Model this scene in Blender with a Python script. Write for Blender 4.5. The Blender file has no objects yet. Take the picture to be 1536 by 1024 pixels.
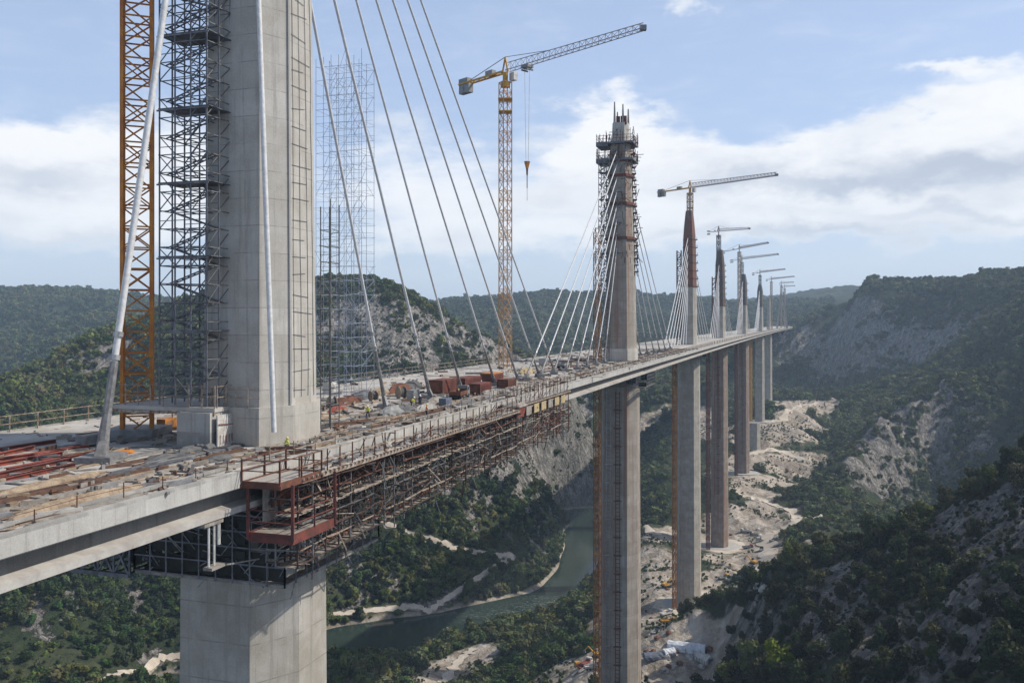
import bpy, math, random
import numpy as np
from mathutils import Vector, Matrix
random.seed(7); rng = np.random.default_rng(11)
SC = bpy.context.scene
COL = SC.collection
F = 1330.0          # focal length in photograph pixels (1536 wide)
CZ = 13.7           # eye height above the deck (deck top is z = 0)
HY = 480.0
def at(px, py, Y):  # photograph pixel at forward distance Y -> world point
    return Vector(((px-768)/F*Y, Y, CZ-(py-HY)/F*Y))
def atz(px, py, z):
    Y = (CZ-z)*F/(py-HY)
    return at(px, py, Y)

# ------------------------------------------------------------------ camera
cam = bpy.data.cameras.new('camera'); camo = bpy.data.objects.new('camera', cam); COL.objects.link(camo)
camo.location = (0, 0, CZ); camo.rotation_euler = (math.radians(90), 0, 0)
cam.sensor_fit = 'HORIZONTAL'; cam.sensor_width = 36; cam.lens = 36*F/1536
cam.shift_y = -(512-HY)/1536; cam.clip_end = 60000; cam.clip_start = 0.5
SC.camera = camo
SC.view_settings.view_transform = 'Standard'; SC.view_settings.look = 'None'
SC.view_settings.exposure = 0.18; SC.view_settings.gamma = 1.0
SC.cycles.use_denoising = True
SC.cycles.max_bounces = 6; SC.cycles.diffuse_bounces = 3; SC.cycles.volume_bounces = 1
SC.cycles.transparent_max_bounces = 6

# ------------------------------------------------------------------ light
SUN_AZ, SUN_EL = math.radians(86), math.radians(44)   # azimuth from +Y towards +X
sd = Vector((math.sin(SUN_AZ)*math.cos(SUN_EL), math.cos(SUN_AZ)*math.cos(SUN_EL), math.sin(SUN_EL)))
sl = bpy.data.lights.new('sun', 'SUN'); sl.energy = 3.9; sl.angle = math.radians(0.8); sl.color = (1, .94, .85)
so = bpy.data.objects.new('sun', sl); COL.objects.link(so); so.rotation_euler = sd.to_track_quat('Z', 'Y').to_euler()

# ------------------------------------------------------------------ node helper
class NT:
    def __init__(s, tree): s.t = tree; s.n = tree.nodes; s.l = tree.links
    def new(s, typ, **kw):
        n = s.n.new(typ)
        for k, v in kw.items(): setattr(n, k, v)
        return n
    def put(s, sock, v):
        if isinstance(v, bpy.types.NodeSocket): s.l.new(v, sock)
        elif v is not None:
            if hasattr(sock, 'default_value'):
                try: sock.default_value = v
                except Exception: sock.default_value = (v[0], v[1], v[2], 1) if len(v) == 3 else v
    def math(s, op, a, b=None, c=None, clamp=False):
        n = s.new('ShaderNodeMath', operation=op); n.use_clamp = clamp
        s.put(n.inputs[0], a); s.put(n.inputs[1], b); s.put(n.inputs[2], c)
        return n.outputs[0]
    def smooth(s, x, lo, hi):
        n = s.new('ShaderNodeMapRange', interpolation_type='SMOOTHSTEP')
        s.put(n.inputs[0], x); s.put(n.inputs[1], lo); s.put(n.inputs[2], hi)
        return n.outputs[0]
    def mix(s, f, a, b, blend='MIX'):
        n = s.new('ShaderNodeMix', data_type='RGBA', blend_type=blend)
        s.put(n.inputs[0], f)
        for i, v in ((6, a), (7, b)):
            if isinstance(v, bpy.types.NodeSocket): s.l.new(v, n.inputs[i])
            else: n.inputs[i].default_value = (v[0], v[1], v[2], 1)
        return n.outputs[2]
    def noise(s, vec, scale, detail=4, rough=.55, dist=0.0, out=0):
        n = s.new('ShaderNodeTexNoise'); s.put(n.inputs['Vector'], vec)
        n.inputs['Scale'].default_value = scale; n.inputs['Detail'].default_value = detail
        n.inputs['Roughness'].default_value = rough; n.inputs['Distortion'].default_value = dist
        return n.outputs[out]
    def mapping(s, vec, scale=(1, 1, 1), loc=(0, 0, 0)):
        n = s.new('ShaderNodeMapping'); s.put(n.inputs[0], vec)
        n.inputs['Scale'].default_value = scale; n.inputs['Location'].default_value = loc
        return n.outputs[0]
    def ramp(s, x, stops):
        n = s.new('ShaderNodeValToRGB'); s.put(n.inputs[0], x); e = n.color_ramp.elements
        while len(e) < len(stops): e.new(.5)
        for i, (p, c) in enumerate(stops):
            e[i].position = p; e[i].color = (c[0], c[1], c[2], 1)
        return n.outputs[0]

# ------------------------------------------------------------------ sky
def make_world():
    w = bpy.data.worlds.new('World'); SC.world = w; w.use_nodes = True
    t = NT(w.node_tree); t.n.clear()
    out = t.new('ShaderNodeOutputWorld'); bg = t.new('ShaderNodeBackground'); t.l.new(bg.outputs[0], out.inputs[0])
    sky = t.new('ShaderNodeTexSky', sky_type='NISHITA'); sky.sun_disc = False
    sky.sun_elevation = SUN_EL; sky.sun_rotation = SUN_AZ
    sky.air_density = 1.0; sky.dust_density = 2.2; sky.ozone_density = 1.6; sky.altitude = 500
    tc = t.new('ShaderNodeTexCoord'); D = tc.outputs['Generated']
    sp = t.new('ShaderNodeSeparateXYZ'); t.l.new(D, sp.inputs[0])
    x, y, z = sp.outputs
    ys = t.math('MAXIMUM', y, .05)
    U = t.math('MULTIPLY_ADD', t.math('DIVIDE', x, ys), 1.33, .768)
    V = t.math('MULTIPLY_ADD', t.math('DIVIDE', z, ys), -1.33, .480)
    nv = t.mapping(D, (3.2, 3.2, 9))
    big = t.noise(nv, 2.2, 8, .58, .25)
    fine = t.noise(t.mapping(D, (3, 3, 11), (3.1, 1.7, .4)), 4.5, 9, .62, .4)
    wob = t.noise(t.mapping(D, (4, 4, 8), (7.7, 0, 2)), 3.0, 6, .6, out=1)
    ws = t.new('ShaderNodeSeparateXYZ'); t.l.new(wob, ws.inputs[0])
    Uw = t.math('ADD', U, t.math('MULTIPLY', t.math('SUBTRACT', ws.outputs[0], .5), .24))
    Vw = t.math('ADD', V, t.math('MULTIPLY', t.math('SUBTRACT', ws.outputs[1], .5), .12))
    def blobs(lst, U, V):
        tot = None
        for u0, v0, ru, rv, a in lst:
            du = t.math('DIVIDE', t.math('SUBTRACT', U, u0), ru); dv = t.math('DIVIDE', t.math('SUBTRACT', V, v0), rv)
            g = t.math('MULTIPLY', t.math('EXPONENT', t.math('MULTIPLY', t.math('ADD', t.math('MULTIPLY', du, du), t.math('MULTIPLY', dv, dv)), -1)), a)
            tot = g if tot is None else t.math('ADD', tot, g)
        return tot
    dens = blobs([(.93, .20, .085, .075, 1.0), (.97, .29, .16, .07, .8), (1.13, .275, .13, .055, .9), (1.30, .25, .15, .06, .95),
                  (1.46, .20, .13, .06, .95), (1.60, .17, .16, .08, 1), (1.32, .335, .34, .035, .7), (1.70, .30, .2, .1, 1),
                  (.63, .27, .17, .10, .62), (.02, .24, .17, .06, .85), (.10, .345, .2, .045, .6), (-.25, .22, .2, .1, .9),
                  (1.04, .015, .05, .022, .5), (1.41, .100, .10, .014, .55), (.78, .36, .3, .05, .42), (.25, .26, .2, .09, .7),
                  (1.2, -.5, .5, .2, .9), (.3, -.5, .35, .2, .9)], Uw, Vw)
    d2 = t.math('ADD', dens, t.math('MULTIPLY', t.math('SUBTRACT', big, .5), .95))
    d2 = t.math('ADD', d2, t.math('MULTIPLY', t.math('SUBTRACT', fine, .5), .35))
    cov = t.smooth(d2, .24, .74)
    veil = t.math('MULTIPLY', t.smooth(fine, .42, .8), .16)
    cov = t.math('MAXIMUM', cov, veil)
    grey = blobs([(1.27, .275, .20, .020, 1.0), (1.46, .245, .16, .022, .8), (1.22, .350, .22, .013, .8), (1.45, .325, .2, .012, .6),
                  (.05, .265, .15, .022, .75), (.12, .36, .16, .016, .5), (.86, .30, .08, .03, .25)], Uw, Vw)
    gm = t.math('MULTIPLY', t.math('ADD', t.math('MULTIPLY', grey, .95), t.math('MULTIPLY', t.smooth(big, .42, .75), .42)), 1.0, clamp=True)
    skyc = t.mix(t.math('MULTIPLY', t.smooth(z, .75, .25), .5), sky.outputs[0], (5.7, 7.1, 9.9))
    ccol = t.mix(gm, (8.3, 8.5, 8.8), (4.7, 5.3, 6.3))
    cc = t.mix(cov, skyc, ccol)
    hz = t.smooth(t.math('ABSOLUTE', z), .16, .0)
    cc = t.mix(t.math('MULTIPLY', hz, .55), cc, (6.5, 7.3, 8.1))
    t.l.new(cc, bg.inputs[0]); bg.inputs[1].default_value = .105
make_world()

# ------------------------------------------------------------------ mesh builder
def tag(o, label=None, cat=None, group=None, kind=None):
    if label: o['label'] = label
    if cat: o['category'] = cat
    if group: o['group'] = group
    if kind: o['kind'] = kind
    return o
class MB:
    def __init__(s): s.v = []; s.f = []
    def poly(s, pts, faces):
        n = len(s.v); s.v.extend([tuple(p) for p in pts]); s.f.extend([tuple(i+n for i in f) for f in faces])
    def box(s, c, size, R=None):
        hx, hy, hz = size[0]/2, size[1]/2, size[2]/2
        pts = [Vector((i*hx, j*hy, k*hz)) for k in (-1, 1) for (i, j) in ((-1, -1), (1, -1), (1, 1), (-1, 1))]
        if R is not None: pts = [R @ p for p in pts]
        c = Vector(c)
        s.poly([p+c for p in pts], [(3, 2, 1, 0), (4, 5, 6, 7), (0, 1, 5, 4), (1, 2, 6, 5), (2, 3, 7, 6), (3, 0, 4, 7)])
    def bar(s, a, b, w, n=4, w2=None, cap=True):
        a = Vector(a); b = Vector(b); d = b-a
        if d.length < 1e-5: return
        d.normalize(); u = d.cross(Vector((0, 0, 1)))
        if u.length < 1e-3: u = d.cross(Vector((0, 1, 0)))
        u.normalize(); v = d.cross(u); w2 = w if w2 is None else w2
        k0 = math.pi/n
        ring = [(math.cos(k0+2*math.pi*k/n), math.sin(k0+2*math.pi*k/n)) for k in range(n)]
        q = 1/(math.sqrt(2)) if n == 4 else .5
        p = [a+(u*c+v*e)*w*q for c, e in ring]+[b+(u*c+v*e)*w2*q for c, e in ring]
        fs = [(k, (k+1) % n, n+(k+1) % n, n+k) for k in range(n)]
        if cap: fs += [tuple(range(n-1, -1, -1)), tuple(range(n, 2*n))]
        s.poly(p, fs)
    def path(s, pts, w, n=6):
        for a, b in zip(pts[:-1], pts[1:]): s.bar(a, b, w, n)
    def loft(s, rings, cap=True):
        n = len(rings[0]); base = len(s.v)
        for r in rings: s.v.extend([tuple(p) for p in r])
        for i in range(len(rings)-1):
            for k in range(n):
                s.f.append((base+i*n+k, base+i*n+(k+1) % n, base+(i+1)*n+(k+1) % n, base+(i+1)*n+k))
        if cap:
            s.f.append(tuple(base+k for k in range(n-1, -1, -1)))
            s.f.append(tuple(base+(len(rings)-1)*n+k for k in range(n)))
    def build(s, name, mat, parent=None, smooth=False, loc=None):
        me = bpy.data.meshes.new(name); v = s.v
        if loc is not None: v = [(p[0]-loc[0], p[1]-loc[1], p[2]-loc[2]) for p in v]
        me.from_pydata(v, [], s.f); me.update()
        if smooth: me.polygons.foreach_set('use_smooth', [True]*len(me.polygons))
        me.materials.append(mat)
        o = bpy.data.objects.new(name, me); COL.objects.link(o)
        if parent is not None: o.parent = parent
        if loc is not None: o.location = loc
        return o
def empty(name, loc=(0, 0, 0), rz=0.0):
    o = bpy.data.objects.new(name, None); COL.objects.link(o); o.location = loc; o.rotation_euler = (0, 0, rz)
    o.empty_display_size = .3
    return o
KIDS = {}
def copy_tree(o, parent=None):
    c = o.copy(); COL.objects.link(c)
    if parent is not None: c.parent = parent
    for ch in o.children: copy_tree(ch, c)
    return c
# ------------------------------------------------------------------ materials
def mat(name, col, rough=.8, metal=0.0, var=.0, scale=1.0, col2=None, stain=None, bump=0.0, vstretch=1.0, spec=.3, hard=(.35, .65)):
    m = bpy.data.materials.new(name); m.use_nodes = True; t = NT(m.node_tree); b = t.n['Principled BSDF']
    b.inputs['Roughness'].default_value = rough; b.inputs['Metallic'].default_value = metal
    b.inputs['Specular IOR Level'].default_value = spec
    geo = t.new('ShaderNodeNewGeometry'); P = geo.outputs['Position']
    c = col
    if col2 is not None:
        n = t.noise(t.mapping(P, (1, 1, vstretch)), scale, 6, .6, .2)
        c = t.mix(t.smooth(n, *hard), col, col2)
    if var:
        n2 = t.noise(P, scale*7.3, 3, .6)
        c = t.mix(var, c, t.ramp(n2, [(.25, (.0, .0, .0)), (.75, (1, 1, 1))]), 'OVERLAY')
    if stain:
        scol, s_scale, lo, hi, st = stain
        n3 = t.noise(t.mapping(P, (1, 1, st), (5, 3, 1)), s_scale, 5, .65, .6)
        c = t.mix(t.smooth(n3, lo, hi), c, scol)
    if isinstance(c, bpy.types.NodeSocket): t.l.new(c, b.inputs['Base Color'])
    else: b.inputs['Base Color'].default_value = (*c, 1)
    if bump:
        bn = t.new('ShaderNodeBump'); bn.inputs['Strength'].default_value = bump; bn.inputs['Distance'].default_value = .1
        t.l.new(t.noise(P, scale*5, 5, .6), bn.inputs['Height']); t.l.new(bn.outputs[0], b.inputs['Normal'])
    return m
def concrete(name, col, dark, lift=3.0, rust=0.0):
    """formed concrete: pour lifts, board joints, streaks that run down, damp patches"""
    m = bpy.data.materials.new(name); m.use_nodes = True; t = NT(m.node_tree); b = t.n['Principled BSDF']
    b.inputs['Roughness'].default_value = .88; b.inputs['Specular IOR Level'].default_value = .2
    P = t.new('ShaderNodeNewGeometry').outputs['Position']
    s = t.new('ShaderNodeSeparateXYZ'); t.l.new(P, s.inputs[0]); z = s.outputs[2]
    blot = t.noise(P, .28, 6, .62, .3)
    c = t.mix(t.smooth(blot, .32, .7), col, dark)
    st = t.noise(t.mapping(P, (1, 1, .045)), 1.25, 5, .68, .1)
    c = t.mix(t.math('MULTIPLY', t.smooth(st, .48, .74), .75), c, tuple(x*.45 for x in col))
    stw = t.noise(t.mapping(P, (1, 1, .05), (9, 4, 2)), 1.7, 4, .6)
    c = t.mix(t.math('MULTIPLY', t.smooth(stw, .58, .78), .35), c, tuple(min(.6, x*1.35) for x in col))
    fr = t.math('FRACT', t.math('DIVIDE', z, lift))
    jn = t.math('LESS_THAN', fr, .035)
    lv = t.new('ShaderNodeTexWhiteNoise', noise_dimensions='1D'); t.put(lv.inputs['W'], t.math('FLOOR', t.math('DIVIDE', z, lift)))
    c = t.mix(t.math('MULTIPLY', lv.outputs[0], .40), c, dark)
    cell = t.new('ShaderNodeVectorMath', operation='FLOOR'); t.l.new(t.mapping(P, (1/2.3, 1/2.3, 1/lift)), cell.inputs[0])
    wn = t.new('ShaderNodeTexWhiteNoise', noise_dimensions='3D'); t.l.new(cell.outputs[0], wn.inputs['Vector'])
    c = t.mix(t.math('MULTIPLY', wn.outputs[0], .30), c, tuple(x*.86 for x in dark))
    dk = t.noise(t.mapping(P, (1, 1, .5), (3, 3, 9)), .09, 5, .7, .5)
    c = t.mix(t.math('MULTIPLY', t.smooth(dk, .52, .72), .45), c, (col[0]*.62, col[1]*.58, col[2]*.52))
    c = t.mix(t.math('MULTIPLY', jn, t.math('MULTIPLY', t.smooth(t.noise(P, .5, 2), .3, .6), .65)), c, tuple(x*.42 for x in col))
    u = t.math('ADD', t.math('MULTIPLY', s.outputs[0], .62), t.math('MULTIPLY', s.outputs[1], .78))
    vj = t.math('LESS_THAN', t.math('FRACT', t.math('DIVIDE', u, 2.4)), .03)
    c = t.mix(t.math('MULTIPLY', vj, t.math('MULTIPLY', t.smooth(t.noise(P, .35, 2), .35, .6), .45)), c, tuple(x*.5 for x in col))
    if rust:
        r = t.noise(t.mapping(P, (1, 1, .03), (2, 8, 1)), .55, 5, .6)
        c = t.mix(t.math('MULTIPLY', t.smooth(r, .50, .66), rust), c, (.22, .105, .065))
    fine = t.noise(P, 9, 4, .7)
    c = t.mix(.22, c, t.ramp(fine, [(.3, (0, 0, 0)), (.7, (1, 1, 1))]), 'SOFT_LIGHT')
    t.l.new(c, b.inputs['Base Color'])
    bn = t.new('ShaderNodeBump'); bn.inputs['Strength'].default_value = .25; bn.inputs['Distance'].default_value = .05
    t.l.new(t.noise(P, 3.0, 6, .65), bn.inputs['Height']); t.l.new(bn.outputs[0], b.inputs['Normal'])
    return m
M = {}
M['pier'] = concrete('pier_concrete', (.45, .42, .375), (.29, .265, .22), 4.0)
M['pylon'] = concrete('pylon_concrete', (.50, .475, .43), (.36, .335, .29), 3.0)
M['pier_rust'] = concrete('pier_concrete_rusty', (.39, .355, .31), (.25, .22, .185), 4.0, .6)
M['pier_brown'] = concrete('pier_concrete_brown', (.34, .285, .235), (.22, .165, .13), 4.0, .9)
M['edge'] = concrete('edge_concrete', (.46, .445, .41), (.36, .345, .315), 50.0)
M['deck'] = mat('deck_concrete', (.46, .435, .395), .92, 0, .10, .16, (.33, .305, .27), ((.21, .165, .125), .09, .55, .68, 1), .1)
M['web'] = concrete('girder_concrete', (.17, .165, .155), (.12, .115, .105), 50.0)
M['flange'] = mat('flange_concrete', (.42, .40, .36), .9, 0, .1, .4, (.33, .30, .27), ((.26, .15, .10), .25, .62, .74, 1), .1)
M['orange'] = mat('orange_paint', (.52, .215, .035), .6, 0, .15, .5, (.36, .125, .03), ((.15, .065, .03), 1.6, .60, .75, .4))
M['yellow'] = mat('yellow_paint', (.58, .33, .05), .6, 0, .1, .5, (.44, .22, .04))
M['rust'] = mat('rusty_steel', (.17, .068, .042), .85, .1, .25, .9, (.095, .048, .034))
M['darkrust'] = mat('dark_rusty_tube', (.092, .056, .044), .85, .1, .25, .9, (.055, .042, .036))
M['red'] = mat('red_oxide_paint', (.175, .050, .038), .75, 0, .2, .8, (.095, .038, .030))
M['redbright'] = mat('red_paint', (.27, .065, .042), .75, 0, .2, .9, (.15, .055, .042), ((.30, .25, .21), .8, .6, .75, 1))
M['steel'] = mat('galvanised_steel', (.38, .38, .375), .5, .5, .15, 1.2, (.26, .25, .24))
M['rail'] = mat('weathered_rail_steel', (.40, .35, .29), .7, .2, .2, 1.5, (.24, .16, .11))
M['darksteel'] = mat('dark_scaffold_steel', (.165, .17, .185), .6, .2, .2, 1.0, (.09, .09, .095))
M['scaf'] = mat('scaffold_tube', (.235, .235, .235), .55, .5, .2, 1.0, (.13, .115, .10))
M['scafpale'] = mat('pale_scaffold_tube', (.36, .40, .46), .6, .2, .1, 1.0, (.28, .31, .37))
M['plank'] = mat('weathered_planks', (.33, .26, .185), .9, 0, .25, 1.1, (.20, .145, .095), None, .2)
M['plankgrey'] = mat('grey_planks', (.30, .275, .24), .9, 0, .2, 1.1, (.19, .165, .14))
M['sheath'] = mat('cable_sheath', (.62, .62, .61), .45, 0, .08, 2.0, (.50, .49, .47))
M['sheathgrey'] = mat('cable_sheath_grey', (.56, .56, .56), .5, .0, .08, 2.0, (.46, .46, .455))
M['socket'] = mat('anchor_steel', (.24, .235, .23), .6, .2, .15, 1.5, (.15, .145, .14))
M['white'] = mat('white_paint', (.56, .55, .52), .7, 0, .2, .8, (.40, .375, .33))
M['blue'] = mat('blue_tarp', (.10, .135, .20), .7, 0, .2, 1.0, (.12, .125, .14))
M['tarp'] = mat('white_tarp', (.66, .68, .71), .7, 0, .1, .6, (.48, .50, .53), None, .3)
M['grey'] = mat('grey_paint', (.26, .26, .255), .6, 0, .15, 1.0, (.18, .18, .175))
M['dark'] = mat('dark_rubber', (.022, .022, .024), .75)
M['glass'] = mat('dark_glass', (.035, .045, .055), .12, 0, spec=.6)
M['hivis'] = mat('hi_vis_cloth', (.55, .60, .06), .8)
M['hivisorange'] = mat('orange_work_cloth', (.62, .17, .03), .8)
M['trouser'] = mat('dark_work_trousers', (.035, .045, .08), .85)
M['skin'] = mat('skin', (.42, .24, .16), .6)
M['helmet'] = mat('helmet_white', (.75, .75, .72), .35)
M['helmetyellow'] = mat('helmet_yellow', (.7, .5, .05), .35)
M['cloth'] = mat('grey_cover', (.13, .13, .13), .85, 0, .1, .8, (.08, .08, .08), None, .3)
M['rebar'] = mat('rebar', (.16, .09, .06), .75, .3, .2, 1.5, (.10, .065, .05))
M['bark'] = mat('bark', (.085, .063, .046), .95, 0, .2, 3.0, (.05, .04, .03))

# ------------------------------------------------------------------ numpy noise and terrain heights
def _hash(ix, iy, seed):
    h = (ix.astype(np.int64)*374761393+iy.astype(np.int64)*668265263+seed*1442695041) & 0xffffffff
    h = ((h ^ (h >> 13))*1274126177) & 0xffffffff
    return ((h ^ (h >> 16)) & 0xffff)/65535.0
def vnoise(x, y, seed=0):
    ix = np.floor(x); iy = np.floor(y); fx = x-ix; fy = y-iy
    fx = fx*fx*fx*(fx*(fx*6-15)+10); fy = fy*fy*fy*(fy*(fy*6-15)+10)
    a = _hash(ix, iy, seed); b = _hash(ix+1, iy, seed); c = _hash(ix, iy+1, seed); d = _hash(ix+1, iy+1, seed)
    return (a*(1-fx)+b*fx)*(1-fy)+(c*(1-fx)+d*fx)*fy
def fbm(x, y, oct=5, seed=0, gain=.5, ridged=False):
    s = 0; a = 1; n = 0
    for o in range(oct):
        v = vnoise(x, y, seed+o*17)
        if ridged: v = 1-np.abs(2*v-1)
        s = s+a*v; n += a; a *= gain; x = x*2.03+13.7; y = y*2.03+7.1
    return s/n
WATER = -190.0
def axis(Y): return .324*Y-61.05+1.053e-5*Y*Y
PIER_Y = [100, 300, 500, 680, 880, 1100, 1300, 1520]
PIER_PX = [391, 931, 1034, 1080, 1115, 1140, 1153, 1167]
PIER_X = [(p-768)/F*y for p, y in zip(PIER_PX, PIER_Y)]
CP = []   # control points (X, Y, z)
def c(px, py, Y): p = at(px, py, Y); CP.append((p.x, p.y, p.z))
def cz(X, Y, z): CP.append((X, Y, z))
# left bank: shore, slope and crest of the rocky hill
for a in [(500, 947, 585), (600, 928, 608), (700, 914, 628), (800, 894, 658), (846, 860, 722), (843, 802, 846), (848, 764, 956)]: c(*a)
for a in [(600, 850, 640), (600, 780, 690), (600, 700, 750), (600, 600, 830), (600, 500, 910), (600, 453, 955),
          (480, 900, 605), (480, 780, 680), (480, 640, 790), (480, 520, 890), (480, 429, 950), (540, 436, 955), (570, 442, 955),
          (690, 850, 668), (690, 760, 730), (690, 650, 830), (690, 560, 920), (690, 496, 990), (650, 473, 975),
          (760, 834, 700), (760, 740, 775), (760, 640, 880), (760, 575, 970), (760, 530, 1010),
          (804, 800, 760), (810, 740, 850), (850, 640, 980), (845, 575, 1080), (800, 545, 1050),
          (0, 1030, 430), (0, 900, 520), (0, 800, 590), (0, 700, 650), (0, 640, 700), (0, 603, 730),
          (100, 1030, 430), (100, 870, 540), (100, 760, 620), (100, 660, 720), (100, 600, 790), (100, 546, 860),
          (170, 498, 900), (170, 600, 810), (230, 1020, 460), (300, 452, 930), (300, 640, 770), (300, 800, 650), (300, 900, 570), (300, 985, 515),
          (400, 430, 940), (400, 960, 555), (-150, 1030, 430), (-150, 800, 560), (-150, 650, 640), (-400, 700, 560), (-300, 1000, 420)]: c(*a)
# behind that crest
for X, Y, z in [(-720, 1000, -130), (-600, 1150, -125), (-420, 1200, -70), (-250, 1200, -40), (-120, 1200, -50), (-30, 1250, -90), (-900, 900, -120)]: cz(X, Y, z)
# far left hill
for a in [(0, 560, 1600), (0, 500, 2000), (0, 438, 2500), (100, 520, 1700), (100, 470, 2200), (90, 440, 2600), (170, 449, 2700), (170, 480, 2100),
          (-300, 440, 2400), (-300, 560, 1400), (300, 458, 2800), (450, 462, 2800)]: c(*a)
# far middle ridge
for a in [(650, 462, 2600), (720, 455, 2600), (860, 447, 2600), (1000, 450, 2750), (1100, 453, 2950), (860, 480, 2150), (860, 520, 1750),
          (730, 500, 1900), (870, 600, 1400), (960, 500, 2000), (960, 580, 1500), (1060, 480, 2500), (1080, 540, 1800), (990, 660, 1150), (1060, 640, 1250),
          (1180, 451, 3300), (1300, 434, 3500), (1440, 424, 3600), (1600, 405, 3800)]: c(*a)
# right hill with its rim, the spur and the gully behind it
for a in [(1186, 491, 1960), (1210, 479, 1850), (1290, 443, 1700), (1400, 443, 1600), (1470, 437, 1500), (1536, 425, 1400), (1620, 410, 1300), (1290, 462, 1950), (1400, 458, 1950), (1470, 450, 1900), (1536, 440, 1850), (1620, 424, 1800), (1400, 446, 2600), (1536, 440, 2600), (1680, 400, 2400),
          (1160, 545, 1780), (1170, 590, 1600), (1250, 590, 1450), (1330, 575, 1330), (1240, 640, 1180), (1420, 530, 1300),
          (1200, 500, 1810), (1200, 546, 1770), (1260, 500, 1725), (1260, 548, 1690), (1320, 498, 1625), (1320, 545, 1592), (1390, 490, 1545), (1390, 532, 1512), (1440, 472, 1485), (1440, 506, 1455),
          (1536, 505, 1080), (1536, 458, 1250), (1440, 562, 1010), (1380, 590, 985), (1320, 630, 950), (1260, 690, 880), (1225, 735, 800),
          (1300, 740, 840), (1400, 640, 965), (1400, 700, 938), (1400, 752, 890), (1340, 665, 935), (1340, 725, 900), (1480, 640, 930), (1480, 700, 890), (1536, 600, 960), (1536, 660, 900), (1650, 500, 900), (1290, 700, 865)]: c(*a)
for px, Y, z in ((1440, 1090, -74), (1380, 1075, -100), (1320, 1040, -118), (1270, 985, -136), (1235, 900, -150), (1490, 1090, -50)): cz((px-768)/F*Y, Y, z)
# the building site on the right bank, below the piers
for X, Y, px, py in zip(PIER_X[2:7], PIER_Y[2:7], PIER_PX[2:7], (905, 818, 710, 633, 603)):
    z = at(px, py, Y).z
    for dx, dy in ((0, 0), (22, 4), (-16, 2), (4, -22), (2, 20)): cz(X+dx, Y+dy, z)
for a in [(1150, 850, 600), (1170, 800, 690), (1210, 776, 740), (1120, 760, 770), (1180, 740, 850), (1130, 690, 950), (1200, 660, 1020), (1200, 615, 1200),
          (1000, 990, 400), (1070, 985, 400), (985, 1020, 380), (980, 870, 540), (960, 800, 690), (1000, 760, 780), (940, 840, 650), (960, 720, 900), (1230, 800, 640)]: c(*a)
# right bank below the near pier
for a in [ (893, 872, 692), (903, 800, 855), (906, 764, 955), (850, 985, 465), (700, 1030, 480), (800, 1030, 440), (880, 1030, 400), (890, 950, 510), (910, 1000, 420)]: c(*a)
for px, Y, z in ((470, 512, -184), (520, 512, -184), (580, 512, -184.5), (640, 528, -185), (520, 480, -177), (600, 485, -177), (700, 572, -186), (760, 583, -186), (820, 600, -186), (872, 640, -186), (740, 530, -178), (830, 550, -174)): cz((px-768)/F*Y, Y, z)
# river bed
for a in [(530, 975, 549), (640, 958, 570), (700, 933, 601), (800, 914, 626), (866, 868, 704), (868, 835, 763), (860, 835, 763), (868, 800, 853), (858, 800, 853), (880, 800, 853), (870, 780, 905), (862, 780, 905), (872, 764, 958), (862, 764, 958)]:
    p = at(*a); cz(p.x, p.y, WATER-7)
for X, Y, z in [(95, 1100, WATER-7), (150, 1300, WATER-6), (-190, 500, WATER-7), (-330, 420, WATER-7), (-600, 330, WATER-7), (130, 1100, -178), (60, 1120, -176)]: cz(X, Y, z)
# near dark hill on the right
for a in [(1536, 700, 330), (1440, 754, 340), (1330, 800, 352), (1230, 843, 372), (1140, 880, 395), (1060, 912, 425),
          (1536, 800, 265), (1536, 900, 230), (1536, 1030, 195), (1400, 900, 275), (1400, 1030, 225), (1300, 865, 330), (1250, 960, 300), (1250, 1030, 272), (1150, 1030, 322), (1120, 950, 368), (1090, 1000, 372), (1650, 680, 330), (1650, 900, 200)]: c(*a)
for X, Y, z in [(230, 440, -100), (180, 470, -125), (130, 480, -140), (290, 440, -85), (330, 560, -128), (420, 640, -120), (230, 600, -140), (130, 560, -150)]: cz(X, Y, z)
# under and around the camera
for X, Y, z in [(-28, 100, -135), (34, 300, -140), (0, 0, -120), (150, 0, -60), (120, 150, -70), (60, 220, -125), (-150, 100, -160), (-100, 300, -185), (0, 400, -168), (-400, 150, -170), (300, 0, -30), (-30, -60, -120)]: cz(X, Y, z)
for X, Y, z in [(-3500, 4500, 60), (0, 5200, 60), (3500, 5200, 150), (6000, 9000, 60), (-6000, 9000, 20), (0, 9000, 30), (-2600, 2000, 120), (-1500, 500, -60), (2600, 2000, 120), (1500, 500, 60), (-1100, 1200, -110)]: cz(X, Y, z)
CPA = np.array(CP, float)
def warp(X, Y):
    Yp = np.maximum(Y+160, 30)
    return X/Yp*3.0, 2.1*np.log(Yp)
_u, _v = warp(CPA[:, 0], CPA[:, 1])
_c2 = .055**2
def _phi(du, dv): return np.sqrt(du*du+dv*dv+_c2)
_A = _phi(_u[:, None]-_u[None], _v[:, None]-_v[None]); _n = len(CPA)
_A -= np.eye(_n)*.006
_K = np.zeros((_n+3, _n+3)); _K[:_n, :_n] = _A; _K[:_n, _n] = 1; _K[:_n, _n+1] = _u; _K[:_n, _n+2] = _v; _K[_n:, :_n] = _K[:_n, _n:].T
_w = np.linalg.solve(_K, np.concatenate([CPA[:, 2], [0, 0, 0]]))
PADS = [(x, y, 26 if i > 1 else 18) for i, (x, y) in enumerate(zip(PIER_X, PIER_Y)) if 0 < i < 7]
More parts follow.
